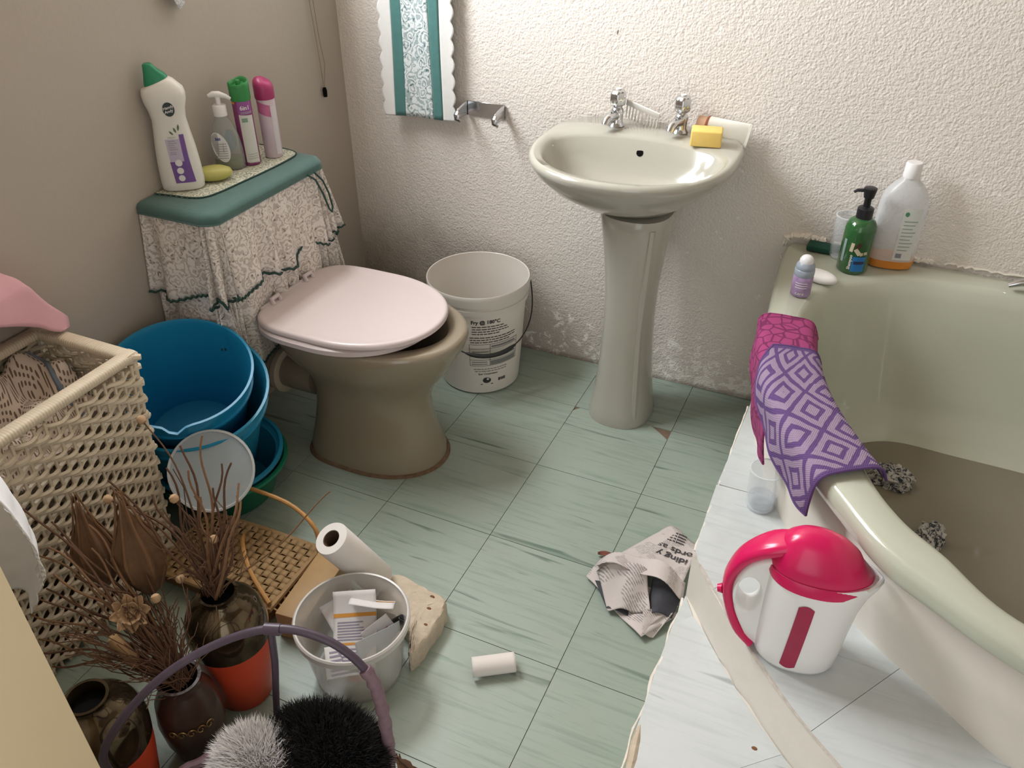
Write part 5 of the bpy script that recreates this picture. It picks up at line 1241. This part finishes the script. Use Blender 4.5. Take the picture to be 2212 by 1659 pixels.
mesh('water_window', fmap(grid(lambda u, v: (-.024+.026*u+.006*v, .022+.150*v+(.006*math.sin(math.pi*u) if v > .5 else -.006*math.sin(math.pi*u)), 0), 10, 14), kaf, kbf, 2.3, .0012), plain('ruby_window', (0.36, 0.012, 0.06), .2, .12, 30), ket)
mesh('spout_lip', tube([(.080, -.034, .214), (.094, -.018, .217), (.104, 0, .219), (.094, .018, .217), (.080, .034, .214)], .0032, 8), M_kw, ket)

# drinking glass
M_gl = plain('clear_glass', (0.78, 0.82, 0.85), .03, .0, alpha=.22, spec=.9)
M_gl2 = plain('glass_rim', (0.85, 0.88, 0.90), .03, .0, alpha=.5, spec=.9)
def tumbler(label, loc, r0, r1, h, water):
    t = thing('drinking_glass', label, 'glass', loc)
    mesh('glass_wall', lathe([(0, 0), (r0*.9, 0), (r0, .004), (r1, h), (r1-.0022, h), (r0-.003, .012), (0, .010)], 40, False, False), M_gl, t, angle=.9)
    mesh('rim', lathe([(r1-.003, h-.0015), (r1+.0004, h-.0015), (r1+.0004, h+.0006), (r1-.003, h+.0006)], 40, False, False), M_gl2, t)
    mesh('base_disc', lathe([(0, .0008), (r0*.88, .0008), (r0*.93, .006), (0, .0095)], 40, False, False), M_gl2, t)
    if water: mesh('water', lathe([(0, .0105), (r0-.004, .0125), (r0-.002, water), (0, water)], 36, False, False), plain('clear_water', (0.62, 0.67, 0.72), .03, 0, alpha=.35, spec=.6), t)
    return t
tumbler('clear drinking glass with a little water standing on the upper step behind the kettle', (.923, .402, ZU+.0002), .031, .037, .105, .030)
tumbler('clear drinking glass half hidden behind the green pump bottle', (.952, 1.118, .5468), .030, .034, .115, 0)

# ================================================================== toiletries on the bath ledge
ZR = .5468
ro = thing('roll_on', 'small lilac roll-on deodorant with a grey collar on the bath rim', 'deodorant', (.886, .858, ZR))
mesh('label_sleeve', lathe([(0, 0), (.0205, 0), (.0235, .003), (.0235, .050), (.0215, .053)], 32, False, True), plain('lilac_sleeve', (0.36, 0.24, 0.42), .35, .55, 70), ro, angle=.9)
mesh('collar', lathe([(.0225, .0525), (.0235, .056), (.0235, .068), (.0215, .070), (.0225, .072), (.0215, .080), (.017, .086)], 32), plain('grey_blue_collar', (0.30, 0.34, 0.40), .35), ro, angle=.9)
mesh('dome_cap', lathe([(.0165, .084), (.0165, .092), (.013, .099), (.007, .103), (0, .104)], 28, True, False), plain('milky_cap', (0.70, 0.70, 0.70), .25, .02), ro, angle=1.2)
mesh('print', wrap(text_vf('care', .012), .0235, .012, math.radians(-90), .0008), M_wp, ro, smooth=False, fix=False)
for z in (.026, .032, .038): mesh('print', wrap(grid(lambda u, v: (-.014+.028*u, z+.002*v, 0), 8, 2), .0235, 0, math.radians(-90), .0008), M_wp, ro, smooth=False)
ws = thing('white_soap', 'white oval soap bar behind the roll-on deodorant', 'soap', (.918, .952, ZR-.0008), (0, 0, math.radians(-18)))
mesh('cake', xf(lathe([(.0, 0), (.7, .03), (.95, .25), (1, .5), (.95, .75), (.7, .95), (0, 1)], 36, False, False), sc=(.046, .026, .024)), plain('white_soap_mat', (0.82, 0.79, 0.77), .4, .02, sss=.1), ws, angle=3)
M_gb = plain('green_bottle', (0.025, 0.10, 0.03), .12, .2, 10, coat=.4)
gb2 = thing('shampoo_bottle', 'dark green pump bottle with a black pump and blue label on the bath ledge', 'bottle', (.985, 1.052, ZR))
mesh('bottle_body', lathe([(0, 0), (.034, 0), (.0375, .004), (.0375, .112), (.036, .122), (.030, .134), (.020, .141)], 44, False, True), M_gb, gb2, angle=1)
GA = math.radians(-90)
def gpr(vf, z, m, x=0, name='print', lift=.0007): return mesh(name, wrap(([(a+x, b_, c) for a, b_, c in vf[0]], vf[1]), .0375, z, GA, lift), m, gb2, smooth=False, fix=False)
gpr(pgrid(-.002, .030, .010, .050, 8, 3), 0, plain('blue_label', (0.02, 0.16, 0.42), .4, .1), name='blue_label')
gpr(pgrid(.002, .028, .030, .038, 8, 2), 0, plain('navy_label', (0.02, 0.03, 0.08), .4), name='navy_band', lift=.001)
M_skin = plain('beige_print', (0.55, 0.48, 0.34), .5)
for x0, z0, x1, z1, w in ((-.008, .085, -.010, .062, .004), (.000, .070, .012, .056, .005), (.012, .056, .030, .060, .004)):
    gpr(tube([(x0, z0, 0), (x1, z1, 0)], w, 6, flat=.02), 0, M_skin, name='picture_mark', lift=.001)
gpr(tube([(.002, .082, 0), (.010, .076, 0)], .007, 8, flat=.02), 0, plain('brown_print', (0.06, 0.02, 0.015), .5), name='picture_mark', lift=.001)
V, F = text_vf('Shampoo', .0105, bold=.0002); gpr(([(-y-.007, x+.034, z) for x, y, z in V], F), 0, M_wp, name='lettering', lift=.001)
gpr(pgrid(-.034, -.026, .030, .090, 4, 3), 0, plain('pale_gloss', (0.25, 0.31, 0.32), .2), name='side_label')
M_bp = plain('black_pump_plastic', (0.012, 0.012, 0.015), .35)
mesh('collar', lathe([(.0195, .138), (.0195, .165), (.016, .168), (.008, .170)], 28), M_bp, gb2)
mesh('stem', lathe([(.0085, .165), (.0085, .190), (.012, .195)], 18), M_bp, gb2)
ph_ = mesh('pump_head', lathe([(.012, .192), (.0155, .212), (.0155, .216), (.012, .218)], 24), M_bp, gb2)
mesh('nozzle', tube([(-.010, 0, .209), (-.028, -.004, .208), (-.036, -.006, .203)], [.005, .0042, .0035], 8), M_bp, ph_)
M_pl = plain('milky_clear_plastic', (0.66, 0.67, 0.68), .3, .02, alpha=.55)
bg2 = thing('bath_bottle', 'large milky clear bottle with a white cap and orange liquid at the bottom', 'bottle', (1.068, 1.118, ZR), (0, 0, math.radians(8)))
bz = [0, .004, .02, .10, .17, .195, .215, .228, .236]; ba_ = [.050, .055, .057, .057, .056, .050, .036, .022, .018]; bb_ = [.030, .034, .036, .036, .035, .032, .026, .019, .017]
mesh('bottle_body', loft([selli(a, b_, 2.6, 44, 0, 0, z) for z, a, b_ in zip(bz, ba_, bb_)]), M_pl, bg2, angle=1)
mesh('orange_liquid', loft([selli(a, b_, 2.6, 44, 0, 0, z) for z, a, b_ in ((.0004, .0505, .0305), (.004, .0557, .0347), (.02, .0577, .0367), (.024, .0577, .0367))]), plain('orange_gel', (0.62, 0.22, 0.03), .2, .08), bg2)
mesh('cap', lathe([(.0195, .234), (.0200, .236), (.0190, .268), (.017, .271), (0, .271)], 32, True, False), M_wp, bg2, angle=.8)
bfa = lambda z: float(np.interp(z, bz, ba_)); bfb = lambda z: float(np.interp(z, bz, bb_))
pl_ = mesh('paper_label', fmap(pgrid(.000, .044, .030, .165, 10, 12), bfa, bfb, 2.6, .0008), plain('pale_label', (0.66, 0.68, 0.66), .5, .02, alpha=.9), bg2)
M_ggp = plain('green_grey_print', (0.30, 0.36, 0.30), .6)
for k in range(9): mesh('label_text', fmap(pgrid(.006, .038-.004*(k % 3), .132-k*.0095, .1345-k*.0095, 8, 2), bfa, bfb, 2.6, .0014), M_ggp, pl_, smooth=False)
mesh('green_emblem', fmap(disc_vf(.009, .152, .005, .006, 16), bfa, bfb, 2.6, .0014), plain('leaf_green_print', (0.08, 0.24, 0.12), .5), pl_, smooth=False)
mesh('barcode', fmap(pgrid(.006, .020, .036, .048, 6, 2), bfa, bfb, 2.6, .0014), plain('barcode_grey', (0.22, 0.22, 0.25), .6), pl_, smooth=False)
sp = thing('scouring_sponge', 'dark green scouring pad against the wall on the bath ledge', 'sponge', (.908, 1.135, ZR), (0, 0, -.06))
mesh('pad', box((0, 0, .008), (.088, .046, .015), .004), plain('dark_green_scourer', (0.012, 0.065, 0.042), .95, .4, 200, bmp=.8, bscale=300), sp)

# ================================================================== crochet cloths over the rim
def uv_grid(o, nu, nv):
    me = o.data; uv = me.uv_layers.new(name='UVMap')
    for l in me.loops:
        i = l.vertex_index; uv.data[l.index].uv = ((i % nu)/(nu-1), (i//nu)/(nv-1))
def diamond_mat():
    m, nt, b = new_mat('purple_diamond_crochet')
    t = nt.nodes.new('ShaderNodeUVMap'); s = sep(nt, t.outputs[0])
    def tri(x, k, o): return mth(nt, 'ABSOLUTE', mth(nt, 'SUBTRACT', mth(nt, 'FRACT', mth(nt, 'ADD', mth(nt, 'MULTIPLY', x, k), o)), .5))
    nz = mth(nt, 'MULTIPLY', mth(nt, 'SUBTRACT', noise(nt, t.outputs[0], 9, 2), .5), .10)
    d = mth(nt, 'ADD', mth(nt, 'ADD', tri(s['X'], 2.3, .1), tri(s['Y'], 3.3, .25)), nz)
    k = mth(nt, 'SINE', mth(nt, 'MULTIPLY', d, 2*math.pi*3.5))
    k = ramp(nt, mth(nt, 'ADD', mth(nt, 'MULTIPLY', k, .5), .5), [(0, (0, 0, 0)), (.32, (0, 0, 0)), (.45, (1, 1, 1)), (1, (1, 1, 1))])
    ex_ = mth(nt, 'MINIMUM', mth(nt, 'MINIMUM', s['X'], mth(nt, 'SUBTRACT', 1.0, s['X'])), mth(nt, 'MINIMUM', s['Y'], mth(nt, 'SUBTRACT', 1.0, s['Y'])))
    e = ramp(nt, ex_, [(0, (0, 0, 0)), (.022, (0, 0, 0)), (.03, (1, 1, 1)), (1, (1, 1, 1))])
    k = mth(nt, 'MULTIPLY', k, e)
    L(nt, mixc(nt, k, (0.095, 0.045, 0.16), (0.27, 0.195, 0.29)), b.inputs['Base Color']); b.inputs['Roughness'].default_value = .9
    w = mth(nt, 'MULTIPLY', mth(nt, 'SINE', mth(nt, 'MULTIPLY', s['X'], 330)), mth(nt, 'SINE', mth(nt, 'MULTIPLY', s['Y'], 420)))
    bump(nt, b, mth(nt, 'ADD', w, k), .4, .0015); return m
def magenta_mat():
    m, nt, b = new_mat('magenta_crochet')
    v = objco(nt); w = nt.nodes.new('ShaderNodeTexVoronoi'); w.feature = 'DISTANCE_TO_EDGE'; w.inputs['Scale'].default_value = 38; L(nt, v, w.inputs['Vector'])
    k = ramp(nt, w.outputs['Distance'], [(0, (0, 0, 0)), (.04, (0, 0, 0)), (.09, (1, 1, 1)), (1, (1, 1, 1))])
    L(nt, mixc(nt, k, (0.14, 0.010, 0.065), (0.29, 0.035, 0.135)), b.inputs['Base Color']); b.inputs['Roughness'].default_value = .9
    bump(nt, b, noise(nt, v, 260, 2), .5, .0015); return m
def rim_at(s):
    i = max(0, min(59.999, s*60)); k = int(i); f = i-k; a, b_ = np.array(rim_o[k]), np.array(rim_o[k+1]); p = a*(1-f)+b_*f
    t = (np.array(rim_o[min(60, k+2)])-np.array(rim_o[max(0, k-1)])); t = t/np.linalg.norm(t); return p, np.array((-t[1], t[0]))
def s_of(x, y): return min(np.linspace(0, 1, 601), key=lambda s: (rim_at(s)[0][0]-x)**2+(rim_at(s)[0][1]-y)**2)
CP = [(.140, .440), (.124, .49), (.108, .535), (.094, .5495), (.060, .5525), (.020, .5510), (.000, .547), (-.009, .535), (-.011, .505), (-.010, .46), (-.004, .42), (.008, .36), (.02, .30)]
CPs = spl(CP, 121)
CL = np.concatenate([[0], np.cumsum([np.linalg.norm(CPs[i+1]-CPs[i]) for i in range(120)])])
def cross(q):   # q = arc length measured from the crest (negative = inside the bath)
    q0 = CL[40]+q; d = np.interp(q0, CL, [p[0] for p in CPs]); z = np.interp(q0, CL, [p[1] for p in CPs]); return d, z
def cloth(name, label, s0, s1, q_in, q_out, lift, m, wob):
    t = thing(name, label, 'cloth', (rim_at((s0+s1)/2)[0][0], rim_at((s0+s1)/2)[0][1], .55))
    nu, nv = 60, 70
    def f(u, v):
        s = s0+(s1-s0)*v; qi, qo = q_in(v), q_out(v); q = qi+(qo-qi)*u
        p, n = rim_at(s+.010*wob*math.sin(5*u+1)*0); d, z = cross(q)
        out = lift+(.004*wob*(1+math.sin(v*19+u*3)))*max(0, u-.55)*2
        # push outwards along the local normal of the cross-section
        d2, z2 = cross(q+.004); tx, tz = d2-d, z2-z; l = math.hypot(tx, tz)+1e-9; nx_, nz_ = (tz/l, -tx/l)
        return (p[0]+n[0]*(d+nx_*out), p[1]+n[1]*(d+nx_*out), z+nz_*out)
    o = mesh('fabric', grid(f, nu, nv), m, t, world=True, solid=.0022, angle=3, fix=False); uv_grid(o, nu, nv)
    mesh('hem', tube([f(u, 0) for u in np.linspace(0, 1, 40)]+[f(1, v) for v in np.linspace(0, 1, 50)]+[f(u, 1) for u in np.linspace(1, 0, 40)], .0026, 6), m if 'hem' not in t else m, t, world=True)
    return t
sA, sB = s_of(.832, .715), s_of(.915, .385)
cloth('crochet_cloth', 'magenta crochet cloth draped over the bath rim under the purple one', sA, sB, lambda v: -.085, lambda v: .075+.165*min(1, v*1.5)-.01*v, .0030, magenta_mat(), .8)
sC, sD = s_of(.862, .565), s_of(1.035, .175)
cloth('crochet_cloth', 'purple crochet cloth with lilac diamond pattern draped over the bath rim', sC, sD, lambda v: -.070, lambda v: .045+.075*v+.055*math.sin(math.pi*v)+.07*max(0, v-.6), .0075, diamond_mat(), 1.0)

# crumpled paper in the bath
def crumple(label, loc, sx, sy, sz, seed_):
    r_ = random.Random(seed_); bm = bmesh.new(); bmesh.ops.create_icosphere(bm, subdivisions=3, radius=1)
    for v in bm.verts:
        k = 1+r_.uniform(-.22, .22); v.co = Vector((v.co.x*sx*k, v.co.y*sy*k, max(-.35, v.co.z)*sz*k))
    V = [tuple(v.co) for v in bm.verts]; F = [tuple(v.index for v in f.verts) for f in bm.faces]; bm.free()
    t = thing('crumpled_paper', label, 'paper', loc, (0, 0, r_.uniform(0, 3)), 'crumpled printed paper in the bath')
    mesh('wad', (V, F), news_m, t, smooth=False); return t
def newsy():
    m, nt, b = new_mat('printed_wad'); v = objco(nt)
    k = ramp(nt, noise(nt, v, 55, 4, .7, 1.5), [(0, (0, 0, 0)), (.44, (0, 0, 0)), (.52, (1, 1, 1)), (1, (1, 1, 1))])
    L(nt, mixc(nt, k, (0.02, 0.025, 0.04), (0.42, 0.40, 0.37)), b.inputs['Base Color']); b.inputs['Roughness'].default_value = .8; return m
news_m = newsy()
crumple('crumpled printed paper in the bath just beyond the purple cloth', (1.195, .755, .150), .050, .038, .030, 4)
crumple('crumpled dark paper in the bath, nearer the camera and half hidden by the rim', (1.292, .572, .148), .048, .030, .026, 9)

# ================================================================== small wear on walls and floor
M_fill = plain('raw_plaster', (0.80, 0.74, 0.66), .95, .12, 40, bmp=.8, bscale=120)
def lump(pts, r_, parent, name='plaster_filler'):
    P = spl(pts, 40); return mesh(name, tube([(p[0]+random.uniform(-.003, .003), p[1], p[2]+random.uniform(-.004, .004)) for p in P], [r_*random.uniform(.6, 1.25) for _ in P], 7), M_fill, parent, world=True, angle=.6)
lump([(.802, 1.168, .53), (.806, 1.168, .552), (.83, 1.168, .560), (.87, 1.168, .563), (.91, 1.168, .560)], .009, mesh_wb)
lump([(.93, 1.169, .557), (1.0, 1.169, .553)], .006, mesh_wb)
lump([(1.11, 1.168, .553), (1.17, 1.168, .551)], .006, mesh_wb)
lump([(1.20, 1.169, .551), (1.45, 1.169, .551), (2.1, 1.169, .551)], .0035, mesh_wb)
lump([(.803, 1.168, .50), (.806, 1.166, .40), (.808, 1.166, .2), (.806, 1.166, .02)], .0045, mesh_wb)
# worn nosing of the upper step and a chipped corner on the lower one
P = [(x+random.uniform(-.002, .002), y+random.uniform(-.002, .002), ZU-.002+random.uniform(-.001, .001)) for x, y in front_u]
mesh('worn_edge', tube(P, [random.uniform(.002, .0045) for _ in P], 6), plain('worn_plaster_edge', (0.52, 0.47, 0.42), .95, .35, 60, bmp=.8, bscale=120), plat, world=True)
P = [(.825, .77-.0215*k, ZU-.002) for k in range(27)]
mesh('worn_edge', tube([(p[0]+random.uniform(-.0015, .0015), p[1], p[2]) for p in P], [random.uniform(.0015, .003) for _ in P], 6), M_fill, plat, world=True)
P = [(.820+.003*math.sin(k), .19-.02*k, ZL-.003) for k in range(24)]
mesh('worn_edge', tube(P, [random.uniform(.0015, .004) for _ in P], 6), M_fill, plat, world=True)
mesh('chipped_edge', tube([(.826, -.13, ZL-.004), (.829, -.17, ZL-.003), (.834, -.21, ZL-.004), (.838, -.25, ZL-.004)], [.003, .008, .009, .006], 7), M_stone, plat, world=True)
leaf = thing('dry_leaf', 'small curled brown leaf at the edge of the newspaper', 'leaf', (.595, .352, .002), (0, 0, .3))
mesh('blade', grid(lambda u, v: ((u-.5)*.034, (v-.5)*.016*math.sin(math.pi*(.08+.84*u)), .004+.006*(2*v-1)**2), 9, 5), plain('rusty_leaf', (0.20, 0.075, 0.05), .8, .2), leaf, solid=.0006, angle=3)
rs = thing('paint_chip', 'tiny rust-brown fleck on the lower bath step', 'fleck', (1.028, -.10, ZL+.0002))
mesh('fleck', lathe([(.0055, 0), (.0045, .0012), (.002, .0016)], 9, True, True, 1, .7), M_rust, rs)
for (x, z, dx, dz) in ((.281, 1.034, .003, .012),):
    mesh('scratch', tube([(x, YB-.0006, z), (x+dx*.4, YB-.0006, z+dz*.5), (x+dx, YB-.0006, z+dz)], [.0005, .0012, .0004], 5), plain('dark_scuff', (0.16, 0.14, 0.13), .9), mesh_wb, world=True)
